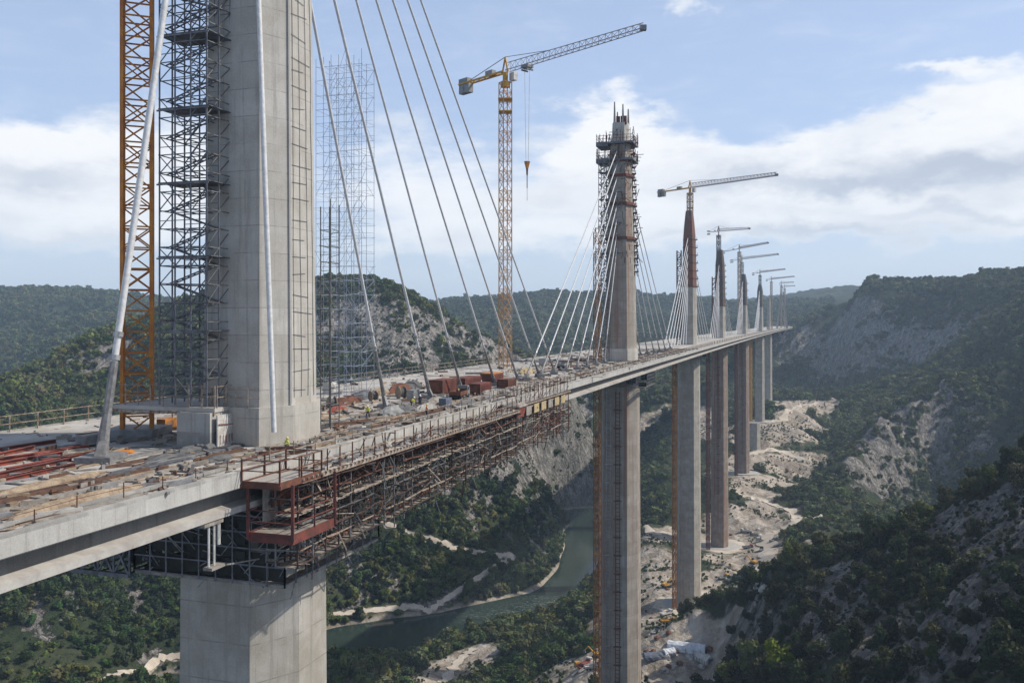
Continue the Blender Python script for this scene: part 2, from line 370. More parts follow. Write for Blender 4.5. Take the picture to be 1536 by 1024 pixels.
def H(X, Y, detail=True):
    X = np.asarray(X, float); Y = np.asarray(Y, float); sh = X.shape
    X = X.ravel(); Y = Y.ravel(); out = np.empty_like(X)
    for i in range(0, len(X), 40000):
        x = X[i:i+40000]; y = Y[i:i+40000]; u, v = warp(x, y)
        z = _phi(u[:, None]-_u[None], v[:, None]-_v[None]) @ _w[:_n]+_w[_n]+_w[_n+1]*u+_w[_n+2]*v
        if detail:
            d = np.maximum(y+150, 60)
            amp = np.clip((z-(WATER+6))/40, 0, 1)
            for X0, Y0, r in PADS: amp = amp*np.clip((np.hypot(x-X0, y-Y0)-r)/40, .0, 1)
            n1 = fbm(x/75, y/75, 4, 3, .55, True)-.5
            n2 = fbm(x/16, y/16, 4, 9, .55, True)-.5
            n3 = fbm(x/420, y/420, 3, 21)-.5
            near = np.clip(d/900, .25, 1)
            z = z+amp*(n1*22*near+n2*6*np.clip(d/700, .4, 1)+n3*50*np.clip((d-1500)/1500, 0, 1)+(fbm(x/120, y/120, 3, 31, .5, True)-.62)*26*np.clip((d-1300)/800, 0, 1)-4*np.clip((d-900)/600, 0, 1))
            n4 = fbm(x/6.5, y/6.5, 3, 41, .6, True)-.5
            z = z+amp*n4*2.6*np.clip((1000-d)/400, 0, 1)*np.clip((x-40)/60, 0, 1)*(y < 620)+amp*n4*1.6*np.clip((1150-d)/300, 0, 1)*(x < 40)
        out[i:i+40000] = z
    return out.reshape(sh)
def hit(px, py, y0=120, y1=5000, n=900):
    """where the sight line through a photograph pixel meets the ground"""
    Y = np.geomspace(y0, y1, n); X = (px-768)/F*Y; zr = CZ-(py-HY)/F*Y
    h = H(X, Y); k = np.nonzero(h >= zr)[0]
    i = k[0] if len(k) else n-1
    if i > 0 and len(k):
        a = (zr-h)[i-1]; b = (h-zr)[i]; f = a/(a+b+1e-9); y = Y[i-1]+(Y[i]-Y[i-1])*f
    else: y = Y[i]
    return Vector(((px-768)/F*y, y, CZ-(py-HY)/F*y))
# ------------------------------------------------------------------ ground sheet
def smooth_poly(pts, k=6):
    """Catmull-Rom through the points"""
    P = [Vector((*p[:2], 0)) for p in pts]; P = [P[0]*2-P[1]]+P+[P[-1]*2-P[-2]]; out = []
    for i in range(1, len(P)-2):
        for j in range(k):
            t = j/k; a, b, c_, d = P[i-1], P[i], P[i+1], P[i+2]
            out.append(.5*((2*b)+(c_-a)*t+(2*a-5*b+4*c_-d)*t*t+(3*b-a-3*c_+d)*t**3))
    out.append(P[-2]); return out
ROADS = []   # (name, label, points, width)
def road(pix, w):
    pts = [hit(*p) if len(p) == 2 else Vector(p[:3]) for p in pix]
    ROADS.append((smooth_poly(pts, 8), w))
road([(560, 772), (600, 792), (650, 812), (700, 826), (740, 832), (770, 832)], 4)
road([(150, 1022), (185, 1008), (230, 995), (262, 985), (300, 978)], 4)
road([(500, 922), (545, 917), (590, 913), (625, 910), (640, 916)], 3.5)
road([(640, 920), (660, 905), (690, 885), (720, 865), (750, 847), (770, 836)], 3.5)
road([(660, 1030), (680, 1003), (695, 985), (712, 972)], 5)
road([(1120, 872), (1150, 850), (1152, 830), (1150, 808), (1175, 795), (1210, 778)], 12)
road([(1100, 735), (1130, 747), (1160, 758), (1190, 772), (1210, 778), (1240, 776)], 8)
road([(1110, 690), (1140, 676), (1180, 680), (1205, 690)], 7)
road([(1150, 635), (1175, 628), (1195, 612), (1222, 604)], 8)
road([(1000, 800), (975, 797), (950, 793)], 5)
road([(860, 1010), (890, 995), (910, 975)], 6)
ROCKS = [  # pixel, pixel, radius in metres, strength
    ((490, 490), (520, 470), 22, 1), ((540, 470), (600, 520), 24, 1.25), ((600, 520), (650, 560), 26, 1.25), ((620, 480), (700, 520), 20, 1.25), ((700, 500), (760, 540), 24, 1.25),
    ((560, 500), (590, 560), 16, .9), ((570, 540), (580, 560), 12, .8), ((780, 535), (880, 530), 40, .9),
    ((640, 720), (680, 700), 24, 1), ((690, 690), (750, 705), 22, 1.1), ((760, 700), (780, 750), 16, 1.1), ((720, 740), (700, 765), 12, 1), ((780, 690), (810, 705), 14, 1),
    ((850, 790), (868, 820), 12, 1), ((800, 812), (830, 805), 9, .8), ((560, 850), (580, 870), 8, .7), ((520, 860), (540, 835), 10, .6),
    ((520, 905), (560, 895), 8, .7), ((680, 890), (640, 912), 6, .8), ((500, 870), (520, 850), 7, .6),
    ((40, 900), (60, 920), 7, .7), ((130, 880), (170, 890), 8, .9), ((175, 890), (210, 900), 8, .9), ((200, 920), (235, 930), 6, .9), ((60, 930), (75, 950), 6, .8), ((240, 980), (200, 990), 5, .7), ((110, 890), (120, 900), 6, .9), ((130, 910), (80, 930), 5, .6),
    ((140, 540), (168, 520), 20, 1), ((120, 560), (150, 550), 14, .8),
    ((1310, 492), (1440, 512), 34, 1.25), ((1300, 520), (1425, 503), 30, 1.25), ((1190, 500), (1290, 505), 34, 1.1), ((1220, 535), (1310, 530), 32, 1.1), ((1180, 540), (1230, 520), 20, .7), ((1280, 470), (1320, 468), 12, .7),
    ((1380, 590), (1330, 630), 20, 1), ((1420, 580), (1400, 620), 16, .9), ((1290, 660), (1340, 700), 26, 1), ((1340, 660), (1300, 720), 22, .9), ((1400, 640), (1420, 720), 18, .9), ((1460, 600), (1470, 660), 14, .6), ((1350, 700), (1380, 740), 20, .7),
    ((1245, 868), (1262, 905), 10, 1.25), ((1270, 900), (1300, 945), 12, 1.25), ((1300, 935), (1380, 980), 11, 1.25), ((1390, 960), (1420, 1000), 8, 1), ((1440, 910), (1536, 970), 13, 1.15), ((1470, 770), (1536, 795), 11, 1.2), ((1410, 775), (1450, 800), 9, 1.1), ((1480, 860), (1536, 880), 7, .9), ((1330, 800), (1350, 830), 5, .6), ((1500, 1000), (1536, 1010), 6, .5)]
DIRT = [((1120, 800), (1090, 790), 26, 1), ((1140, 760), (1150, 775), 16, .8), ((1120, 715), (1180, 725), 30, .8), ((1170, 650), (1210, 650), 26, .8), ((1000, 850), (985, 870), 16, .9), ((970, 930), (985, 960), 14, 1), ((1110, 835), (1155, 840), 30, 1), ((1100, 770), (1170, 790), 20, .8), ((1150, 700), (1215, 690), 30, .9), ((1130, 640), (1215, 630), 30, .9), ((1180, 610), (1225, 606), 34, .9), ((1010, 800), (990, 810), 14, .8), ((1035, 905), (1060, 890), 20, 1), ((990, 965), (1045, 985), 15, 1), ((985, 1005), (1055, 1015), 15, 1), ((985, 900), (1000, 930), 20, 1), ((1080, 820), (1130, 800), 30, 1), ((1060, 862), (1130, 850), 14, 1),
        ((1140, 835), (1130, 815), 14, .9), ((1110, 700), (1150, 690), 26, .9), ((1160, 690), (1200, 700), 24, .7), ((1130, 660), (1190, 650), 30, .8), ((1145, 630), (1180, 640), 24, .9), ((1150, 605), (1230, 603), 30, 1), ((1105, 725), (1140, 740), 20, .9),
        ((670, 1003), (700, 988), 14, .9), ((720, 978), (640, 1025), 14, .7), ((960, 840), (1000, 850), 20, .8), ((870, 1010), (900, 980), 14, .9), ((880, 960), (900, 930), 8, .8), ((840, 1000), (890, 1020), 12, .7), ((1090, 955), (1030, 940), 9, .9), ((1060, 650), (1050, 620), 26, .7),
        ((1000, 610), (960, 640), 16, .5), ((1190, 770), (1130, 745), 12, .5)]
def seg_mask(x, y, segs):
    m = np.zeros_like(x)
    wob = (fbm(x/14, y/14, 4, 77)-.5)
    for a, b, r, s in segs:
        A, B = hit(*a), hit(*b)
        ax, ay, bx, by = A.x, A.y, B.x, B.y
        near = (x > min(ax, bx)-3*r) & (x < max(ax, bx)+3*r) & (y > min(ay, by)-3*r) & (y < max(ay, by)+3*r)
        if not near.any(): continue
        xx = x[near]; yy = y[near]; L = (bx-ax)**2+(by-ay)**2+1e-6
        t = np.clip(((xx-ax)*(bx-ax)+(yy-ay)*(by-ay))/L, 0, 1)
        d = np.hypot(xx-ax-t*(bx-ax), yy-ay-t*(by-ay))/r+wob[near]*1.5
        m[near] = np.maximum(m[near], s*np.clip(1.5-d, 0, 1))
    return m
def road_mask(x, y, extra=1.5):
    m = np.zeros_like(x)
    for pts, w in ROADS:
        for a, b in zip(pts[:-1:2], pts[2::2]):
            near = (x > min(a.x, b.x)-2*w) & (x < max(a.x, b.x)+2*w) & (y > min(a.y, b.y)-2*w) & (y < max(a.y, b.y)+2*w)
            if not near.any(): continue
            xx = x[near]; yy = y[near]; L = (b.x-a.x)**2+(b.y-a.y)**2+1e-6
            t = np.clip(((xx-a.x)*(b.x-a.x)+(yy-a.y)*(b.y-a.y))/L, 0, 1)
            d = np.hypot(xx-a.x-t*(b.x-a.x), yy-a.y-t*(b.y-a.y))
            m[near] = np.maximum(m[near], np.clip((w*.5+extra+2-d)/2, 0, 1))
    return m
NU, NV = 1050, 900
def ground():
    us = np.linspace(-1.25, 1.25, NU); Yp = np.geomspace(100, 12000, NV)
    Yp = np.where(Yp < 3600, Yp, Yp)
    U, YP = np.meshgrid(us, Yp); X = U*YP*.72; Y = YP-160
    Z = H(X, Y)
    x = X.ravel(); y = Y.ravel(); z = Z.ravel()
    me = bpy.data.meshes.new('ground')
    n = NU*NV; me.vertices.add(n); me.vertices.foreach_set('co', np.stack([x, y, z], 1).astype(np.float32).ravel())
    i = np.arange(n).reshape(NV, NU); q = np.stack([i[:-1, :-1], i[:-1, 1:], i[1:, 1:], i[1:, :-1]], -1).reshape(-1, 4)
    me.loops.add(q.size); me.loops.foreach_set('vertex_index', q.ravel().astype(np.int32))
    me.polygons.add(len(q)); me.polygons.foreach_set('loop_start', np.arange(0, q.size, 4, dtype=np.int32))
    me.polygons.foreach_set('use_smooth', np.ones(len(q), bool)); me.update()
    rk = seg_mask(x, y, ROCKS); dt = np.maximum(seg_mask(x, y, DIRT), .8*road_mask(x, y, -.5))
    a = me.attributes.new('rock', 'FLOAT', 'POINT'); a.data.foreach_set('value', rk.astype(np.float32))
    a = me.attributes.new('dirt', 'FLOAT', 'POINT'); a.data.foreach_set('value', dt.astype(np.float32))
    m = bpy.data.materials.new('hillside_ground'); m.use_nodes = True; t = NT(m.node_tree); b = t.n['Principled BSDF']
    b.inputs['Roughness'].default_value = .95; b.inputs['Specular IOR Level'].default_value = .1
    geo = t.new('ShaderNodeNewGeometry'); P = geo.outputs['Position']
    sp = t.new('ShaderNodeSeparateXYZ'); t.l.new(geo.outputs['Normal'], sp.inputs[0])
    ra = t.new('ShaderNodeAttribute', attribute_name='rock').outputs['Fac']; da = t.new('ShaderNodeAttribute', attribute_name='dirt').outputs['Fac']
    n1 = t.noise(P, .012, 7, .62, .3); n2 = t.noise(P, .11, 6, .65, .2); n3 = t.noise(P, .6, 4, .65)
    veg = t.ramp(n1, [(.30, (.018, .028, .013)), (.48, (.034, .046, .021)), (.62, (.060, .066, .034)), (.78, (.105, .095, .058))])
    veg = t.mix(t.smooth(n2, .50, .70), veg, (.022, .036, .016))
    veg = t.mix(t.math('MULTIPLY', t.smooth(n3, .55, .75), .5), veg, (.095, .085, .05))
    rockc = t.ramp(t.noise(t.mapping(P, (1, 1, .35)), .16, 8, .68, .5), [(.28, (.10, .094, .085)), (.45, (.22, .205, .185)), (.6, (.41, .37, .33)), (.75, (.52, .47, .43))])
    crack = t.noise(t.mapping(P, (1, 1, .18), (4, 2, 7)), .33, 6, .7, 1.0)
    rockc = t.mix(t.math('MULTIPLY', t.smooth(crack, .46, .60), .8), rockc, (.07, .066, .056))
    rockc = t.mix(t.math('MULTIPLY', t.smooth(t.noise(P, .45, 6, .75, .8), .52, .66), .75), rockc, (.05, .052, .035))
    dirtc = t.ramp(n2, [(.3, (.22, .175, .13)), (.48, (.35, .295, .235)), (.66, (.48, .425, .36))])
    dirtc = t.mix(t.math('MULTIPLY', t.smooth(t.noise(P, .035, 6, .7, .6), .48, .60), .8), dirtc, (.19, .155, .115))
    dirtc = t.mix(t.math('MULTIPLY', t.smooth(t.noise(P, .32, 6, .75, .5), .53, .66), .7), dirtc, (.48, .45, .40))
    dirtc = t.mix(t.math('MULTIPLY', t.smooth(t.noise(P, .25, 6, .75, .5), .60, .70), .7), dirtc, (.08, .07, .05))
    rn = t.noise(t.mapping(P, (1, 1, .45), (8, 1, 3)), .055, 8, .72, .6)
    rf = t.math('ADD', t.math('MULTIPLY', ra, .8), t.math('MULTIPLY', t.math('SUBTRACT', rn, .5), 3.4))
    rf = t.smooth(rf, .36, .56)
    rf = t.math('MULTIPLY', rf, t.math('GREATER_THAN', ra, .02))
    steep = t.smooth(t.math('ADD', sp.outputs[2], t.math('MULTIPLY', t.math('SUBTRACT', n2, .5), .5)), .66, .52)
    rf = t.math('MAXIMUM', rf, t.math('MULTIPLY', steep, .75))
    df = t.smooth(t.math('ADD', da, t.math('MULTIPLY', t.math('SUBTRACT', n2, .5), .7)), .3, .6)
    df = t.math('MULTIPLY', df, t.math('GREATER_THAN', da, .02))
    spk = t.math('MULTIPLY', t.smooth(t.noise(P, .075, 7, .75, .8), .60, .66), .85)
    rf = t.math('MAXIMUM', rf, spk)
    pz = t.new('ShaderNodeSeparateXYZ'); t.l.new(P, pz.inputs[0])
    shore = t.smooth(t.math('ADD', pz.outputs[2], t.math('MULTIPLY', n2, 5)), WATER+6.0, WATER+3.2)
    df = t.math('MAXIMUM', df, t.math('MULTIPLY', shore, .85))
    col = t.mix(rf, veg, rockc); col = t.mix(df, col, dirtc)
    t.l.new(col, b.inputs['Base Color'])
    bn = t.new('ShaderNodeBump'); bn.inputs['Strength'].default_value = 1.0; bn.inputs['Distance'].default_value = 3.5
    bh = t.math('ADD', t.math('MULTIPLY', n2, 1.0), t.math('MULTIPLY', crack, t.math('MULTIPLY', rf, -.9)))
    t.l.new(bh, bn.inputs['Height']); t.l.new(bn.outputs[0], b.inputs['Normal'])
    me.materials.append(m)
    o = bpy.data.objects.new('ground', me); COL.objects.link(o); tag(o, kind='structure', label='wooded limestone valley sides and building ground below the bridge', cat='terrain')
ground()
# water
def water():
    mb = MB(); mb.poly([(-900, 200, WATER), (600, 200, WATER), (600, 1700, WATER), (-900, 1700, WATER)], [(0, 1, 2, 3)])
    m = bpy.data.materials.new('river_water'); m.use_nodes = True; t = NT(m.node_tree); b = t.n['Principled BSDF']
    P = t.new('ShaderNodeNewGeometry').outputs['Position']
    n = t.noise(t.mapping(P, (1, .5, 1)), .03, 4, .6)
    wc = t.mix(t.smooth(n, .4, .65), (.022, .036, .025), (.036, .052, .040))
    sx = t.new('ShaderNodeSeparateXYZ'); t.l.new(P, sx.inputs[0]); tot = None
    for X0, Y0, rx, ry in ((-6, 608, 24, 14), (14, 624, 22, 12), (30, 645, 18, 14)):
        g = t.math('EXPONENT', t.math('MULTIPLY', t.math('ADD', t.math('POWER', t.math('ABSOLUTE', t.math('DIVIDE', t.math('SUBTRACT', sx.outputs[0], X0), rx)), 2), t.math('POWER', t.math('ABSOLUTE', t.math('DIVIDE', t.math('SUBTRACT', sx.outputs[1], Y0), ry)), 2)), -1)); tot = g if tot is None else t.math('ADD', tot, g)
    rip = t.math('MULTIPLY', t.smooth(t.noise(t.mapping(P, (.5, 1.1, 1)), .55, 6, .7, 1.2), .52, .68), t.math('MINIMUM', tot, 1))
    t.l.new(t.mix(t.math('MULTIPLY', rip, .8), wc, (.36, .39, .38)), b.inputs['Base Color'])
    b.inputs['Roughness'].default_value = .09; b.inputs['IOR'].default_value = 1.33
    bn = t.new('ShaderNodeBump'); bn.inputs['Strength'].default_value = .3; bn.inputs['Distance'].default_value = .3
    t.l.new(t.noise(t.mapping(P, (1, .55, 1)), .35, 5, .65), bn.inputs['Height']); t.l.new(bn.outputs[0], b.inputs['Normal'])
    o = mb.build('river', m); tag(o, kind='structure', label='green river winding through the valley floor', cat='river')
water()
ROADM = mat('dirt_track', (.54, .475, .39), .95, 0, .2, .15, (.42, .36, .28), ((.28, .23, .17), .3, .62, .78, 1), .2)
ROADL = ['pale track across the slope below the rocky hill', 'dusty track on the scrub slope left of the first pier', 'narrow track above the riverside bushes', 'track climbing the shaded slope from the river', 'sandy track on the near river bank',
         'broad pale haul road winding past the third pier', 'track descending from the upper site to the haul road fork', 'track beside the short unfinished pier', 'pale track at the foot of the farthest piers', 'short track behind the second pier', 'track to the yard beside the second pier']
for (pts, w), lab in zip(ROADS, ROADL):
    mb = MB(); X = []; Y = []; q = []
    for i, p in enumerate(pts):
        d = (pts[min(i+1, len(pts)-1)]-pts[max(i-1, 0)]).normalized(); nrm = Vector((-d.y, d.x, 0))
        ww = w*.5*(1+.3*math.sin(i*1.7)+.25*math.sin(i*4.1)+.2*math.sin(i*9.7))
        for s in (-1, -.5, 0, .5, 1): v = p+nrm*ww*s; X.append(v.x); Y.append(v.y)
    Z = H(np.array(X), np.array(Y))+.55
    vs = list(zip(X, Y, Z)); fs = [(i*5+k, i*5+k+1, i*5+k+6, i*5+k+5) for i in range(len(pts)-1) for k in range(4)]
    mb.poly(vs, fs); o = mb.build('dirt_road', ROADM, smooth=True); tag(o, label=lab, cat='road', kind='structure')
# ------------------------------------------------------------------ foliage
def leaf_mat(name, dark, mid, light, nscale=.02):
    m = bpy.data.materials.new(name); m.use_nodes = True; t = NT(m.node_tree); b = t.n['Principled BSDF']
    oi = t.new('ShaderNodeObjectInfo'); P = t.new('ShaderNodeNewGeometry').outputs['Position']
    big = t.noise(P, nscale, 4, .6)
    f = t.math('ADD', t.math('MULTIPLY', oi.outputs['Random'], .55), t.math('MULTIPLY', t.math('SUBTRACT', big, .22), .95))
    f = t.math('ADD', f, t.math('MULTIPLY', t.math('SUBTRACT', t.noise(P, .9, 2), .5), .45))
    f = t.math('ADD', f, t.math('MULTIPLY', t.math('SUBTRACT', t.noise(P, .0035, 5, .65), .5), 1.5))  # broad patches: lighter greenery, and cloud shadows painted into the leaf tone
    col = t.ramp(f, [(.2, dark), (.5, mid), (.9, light)])
    hs = t.new('ShaderNodeHueSaturation'); r2 = t.math('FRACT', t.math('MULTIPLY', oi.outputs['Random'], 7.31)); r3 = t.math('FRACT', t.math('MULTIPLY', oi.outputs['Random'], 13.7))
    t.put(hs.inputs['Hue'], t.math('MULTIPLY_ADD', r2, .075, .452)); t.put(hs.inputs['Saturation'], t.math('MULTIPLY_ADD', r3, .45, .75)); t.put(hs.inputs['Value'], t.math('MULTIPLY_ADD', r2, .5, .8)); t.l.new(col, hs.inputs['Color']); col = hs.outputs[0]
    t.l.new(col, b.inputs['Base Color']); b.inputs['Roughness'].default_value = .7; b.inputs['Specular IOR Level'].default_value = .2
    tr = t.new('ShaderNodeBsdfTranslucent'); t.l.new(t.mix(.5, col, light), tr.inputs[0])
    mx = t.new('ShaderNodeMixShader'); mx.inputs[0].default_value = .22
    t.l.new(b.outputs[0], mx.inputs[1]); t.l.new(tr.outputs[0], mx.inputs[2]); t.l.new(mx.outputs[0], t.n['Material Output'].inputs[0])
    return m
M['leaf'] = leaf_mat('oak_scrub_leaves', (.016, .036, .010), (.052, .090, .025), (.165, .172, .062))
M['leafshaded'] = leaf_mat('shaded_scrub_leaves', (.010, .020, .008), (.026, .043, .013), (.090, .098, .034))  # cloud-shadow darkness of the near slope put into the leaf colour
M['leafbright'] = leaf_mat('bright_leaves', (.060, .085, .012), (.105, .135, .020), (.17, .19, .035), .2)
def crown_geo(seed, nblob, nleaf, leaf, h=1.0, spread=.5):
    """leaf-clump faces spread through an uneven crown; radius about 1, height about h*2"""
    r = np.random.default_rng(seed); vs = []; fs = []
    cen = []; 
    for k in range(nblob):
        a = r.uniform(0, 6.283); q = spread*np.sqrt(r.uniform(0, 1)); cen.append((q*np.cos(a), q*np.sin(a), r.uniform(.35, 1.55)*h, r.uniform(.32, .58)))
    cen.append((0, 0, .9*h, .6))
    for k in range(nleaf):
        cx, cy, cz_, cr = cen[r.integers(len(cen))]
        d = r.normal(size=3); d /= np.linalg.norm(d); rad = cr*r.uniform(.55, 1.08)
        p = np.array([cx, cy, cz_])+d*rad*np.array([1, 1, .85])
        if p[2] < .06: continue
        nrm = d+r.normal(size=3)*.55; nrm /= np.linalg.norm(nrm)
        u = np.cross(nrm, [.3, .2, 1]); u /= np.linalg.norm(u)+1e-6; v = np.cross(nrm, u)
        s = leaf*r.uniform(.6, 1.3); n = len(vs)
        for a, b_ in ((-1, -.5), (.1, -.9), (1, .0), (.5, .9), (-.6, .8)):
            e = r.uniform(.7, 1.15); vs.append(tuple(p+(u*a+v*b_)*s*e+nrm*s*r.uniform(-.25, .25)))
        fs.append((n, n+1, n+2)); fs.append((n, n+2, n+3, n+4))
    return vs, fs
def crown_mesh(name, m, *a, **k):
    mb = MB(); mb.poly(*crown_geo(*a, **k)); me = bpy.data.meshes.new(name); me.from_pydata(mb.v, [], mb.f); me.materials.append(m); me.update(); return me
def trunk_geo(mb, seed):
    r = random.Random(seed); top = Vector((r.uniform(-.1, .1), r.uniform(-.1, .1), .95))
    mb.bar((0, 0, -.3), tuple(top*.5), .13, 6, .10); mb.bar(tuple(top*.5), tuple(top), .10, 6, .06)
    for k in range(6):
        a = r.uniform(0, 6.28); z = r.uniform(.4, .85); e = Vector((math.cos(a)*.55, math.sin(a)*.55, z+r.uniform(.3, .6)))
        mb.bar((0, 0, z), tuple(e), .055, 5, .02)
def forest(name, protos, pts, scales, label):
    """one object: points on the ground that carry tree clumps (far-off wood that reads as one mass)"""
    me = bpy.data.meshes.new(name); n = len(pts); me.vertices.add(n); me.vertices.foreach_set('co', np.asarray(pts, np.float32).ravel())
    a = me.attributes.new('size', 'FLOAT', 'POINT'); a.data.foreach_set('value', np.asarray(scales, np.float32))
    o = bpy.data.objects.new(name, me); COL.objects.link(o)
    g = bpy.data.node_groups.new(name, 'GeometryNodeTree')
    g.interface.new_socket('Geometry', in_out='INPUT', socket_type='NodeSocketGeometry'); g.interface.new_socket('Geometry', in_out='OUTPUT', socket_type='NodeSocketGeometry')
    gi = g.nodes.new('NodeGroupInput'); go = g.nodes.new('NodeGroupOutput'); j = g.nodes.new('GeometryNodeJoinGeometry')
    k = len(protos)
    rnd = g.nodes.new('FunctionNodeRandomValue'); rnd.data_type = 'INT'; rnd.inputs['Min'].default_value = 0; rnd.inputs['Max'].default_value = k-1
    rot = g.nodes.new('FunctionNodeRandomValue'); rot.data_type = 'FLOAT_VECTOR'; rot.inputs[0].default_value = (-.12, -.12, 0); rot.inputs[1].default_value = (.12, .12, 6.283); rot.inputs['Seed'].default_value = 5
    na = g.nodes.new('GeometryNodeInputNamedAttribute'); na.data_type = 'FLOAT'; na.inputs[0].default_value = 'size'
    sq = g.nodes.new('FunctionNodeRandomValue'); sq.data_type = 'FLOAT_VECTOR'; sq.inputs[0].default_value = (.8, .8, .65); sq.inputs[1].default_value = (1.25, 1.25, 1.2); sq.inputs['Seed'].default_value = 9
    vm = g.nodes.new('ShaderNodeVectorMath'); vm.operation = 'MULTIPLY'
    g.links.new(sq.outputs[0], vm.inputs[0]); g.links.new(na.outputs[0], vm.inputs[1])
    for i, pm in enumerate(protos):
        po = bpy.data.objects.get('src_'+pm.name) or bpy.data.objects.new('src_'+pm.name, pm)
        oi = g.nodes.new('GeometryNodeObjectInfo'); oi.inputs['Object'].default_value = po; oi.inputs['As Instance'].default_value = True
        cmp = g.nodes.new('FunctionNodeCompare'); cmp.data_type = 'INT'; cmp.operation = 'EQUAL'
        ii = [s for s in cmp.inputs if s.type == 'INT']; g.links.new(rnd.outputs[2], ii[0]); ii[1].default_value = i
        ip = g.nodes.new('GeometryNodeInstanceOnPoints')
        g.links.new(gi.outputs[0], ip.inputs['Points']); g.links.new(cmp.outputs[0], ip.inputs['Selection'])
        g.links.new(oi.outputs['Geometry'], ip.inputs['Instance']); g.links.new(rot.outputs[0], ip.inputs['Rotation']); g.links.new(vm.outputs[0], ip.inputs['Scale'])
        g.links.new(ip.outputs[0], j.inputs[0])
    g.links.new(j.outputs[0], go.inputs[0])
    md = o.modifiers.new('scatter', 'NODES'); md.node_group = g
    tag(o, label, 'woodland', kind='stuff'); return o
FARP = [crown_mesh('far_crown_%d' % i, M['leaf'], 100+i, 4, 85, .30, h=.75+.12*i) for i in range(4)]
MIDP = [crown_mesh('mid_crown_%d' % i, M['leaf'], 200+i, 6, 260, .19, h=.7+.14*i) for i in range(5)]
NEARP = [crown_mesh('near_crown_%d' % i, M['leafshaded'], 300+i, 8, 900, .105, h=.75+.15*i, spread=.6) for i in range(4)]
def scatter(n, y0, y1, x0px, x1px, keep, py_ok=None, seed=1):
    r = np.random.default_rng(seed)
    Y = np.sqrt(r.uniform(y0*y0, y1*y1, n)); X = (r.uniform(x0px, x1px, n)-768)/F*Y
    Z = H(X, Y)
    rk = seg_mask(X, Y, ROCKS); dt = np.maximum(seg_mask(X, Y, DIRT), road_mask(X, Y, 1.0))
    e = 3.0; sx = (H(X+e, Y)-Z)/e; sy = (H(X, Y+e)-Z)/e; st = np.hypot(sx, sy)
    cl = fbm(X/60, Y/60, 4, 55); cf = fbm(X/11, Y/11, 3, 56)
    p = keep*np.clip(.46+2.4*(cl-.42)+2.0*(cf-.5), .10, 1)
    p = p*np.clip(1-1.1*np.maximum(rk-.1, 0)*(.6+2.5*np.clip(.55-cf, 0, 1)), .06, 1)*np.clip(1-2.2*dt, 0, 1)*np.clip(1.9-st*.9, .12, 1)
    ok = (r.uniform(0, 1, n) < p) & (Z > WATER+1.2)
    for X0, Y0, R in PADS: ok &= np.hypot(X-X0, Y-Y0) > R*.75
    py = HY+(CZ-Z)*F/Y
    ok &= py < 1180
    return X[ok], Y[ok], Z[ok], cl[ok]
X, Y, Z, cl = scatter(42000, 330, 780, -160, 960, .9, seed=2)
r_ = np.random.default_rng(3)
forest('woodland', MIDP, np.stack([X, Y, Z-.4], 1), (1.1+3.6*r_.uniform(0, 1, len(X))**1.7)*(.75+cl*.6), 'scrubby oak wood on the slopes above the river')
n_a = len(X)
X, Y, Z, cl = scatter(45000, 740, 1150, -200, 1000, .85, seed=4)
forest('woodland', FARP, np.stack([X, Y, Z-.5], 1), 1.6+4.0*r_.uniform(0, 1, len(X))**1.6, 'dark wood on the rocky hill behind the deck')
n_b = len(X)
X, Y, Z, cl = scatter(60000, 480, 1750, 1085, 1680, .9, seed=5)
forest('woodland', FARP, np.stack([X, Y, Z-.5], 1), r_.uniform(1.8, 5.0, len(X))*np.clip(Y/1000, .8, 1.3), 'bluish wood over the big cliffed hill on the right')
n_c = len(X)
X, Y, Z, cl = scatter(60000, 1150, 2900, -250, 1250, .95, seed=6)
forest('woodland', FARP, np.stack([X, Y, Z-1], 1), r_.uniform(4, 8, len(X)), 'far wooded ridges below the skyline')
n_d = len(X)
X, Y, Z, cl = scatter(52000, 330, 1100, -160, 960, 1.0, seed=12)
forest('underbrush', FARP, np.stack([X, Y, Z-.15], 1), .5+1.1*r_.uniform(0, 1, len(X))**1.5, 'low bushes between the rocks of the hill left of the bridge')
def sparse(n, y0, y1, x0, x1, seed):
    r = np.random.default_rng(seed); Y = np.sqrt(r.uniform(y0*y0, y1*y1, n)); X = (r.uniform(x0, x1, n)-768)/F*Y; Z = H(X, Y)
    rd = road_mask(X, Y, 1.5); f = fbm(X/18, Y/18, 4, 71); ok = (rd < .05) & (Z > WATER+2) & (f > .47)
    for X0, Y0, R in PADS: ok &= np.hypot(X-X0, Y-Y0) > R
    return X[ok], Y[ok], Z[ok], r.uniform(.35, 1.3, ok.sum())**1.2
for args, lab in (((15000, 420, 1320, 930, 1240, 31), 'small dry bushes dotted over the valley building site'), ((9000, 400, 1000, 480, 860, 32), 'small bushes dotted over the rocky slope by the river'), ((9000, 650, 1100, 440, 900, 33), 'small bushes dotted over the bare rock of the hill')):
    X, Y, Z, s = sparse(*args); forest('underbrush', FARP, np.stack([X, Y, Z-.1], 1), s, lab)
print('woods', n_a, n_b, n_c, n_d)
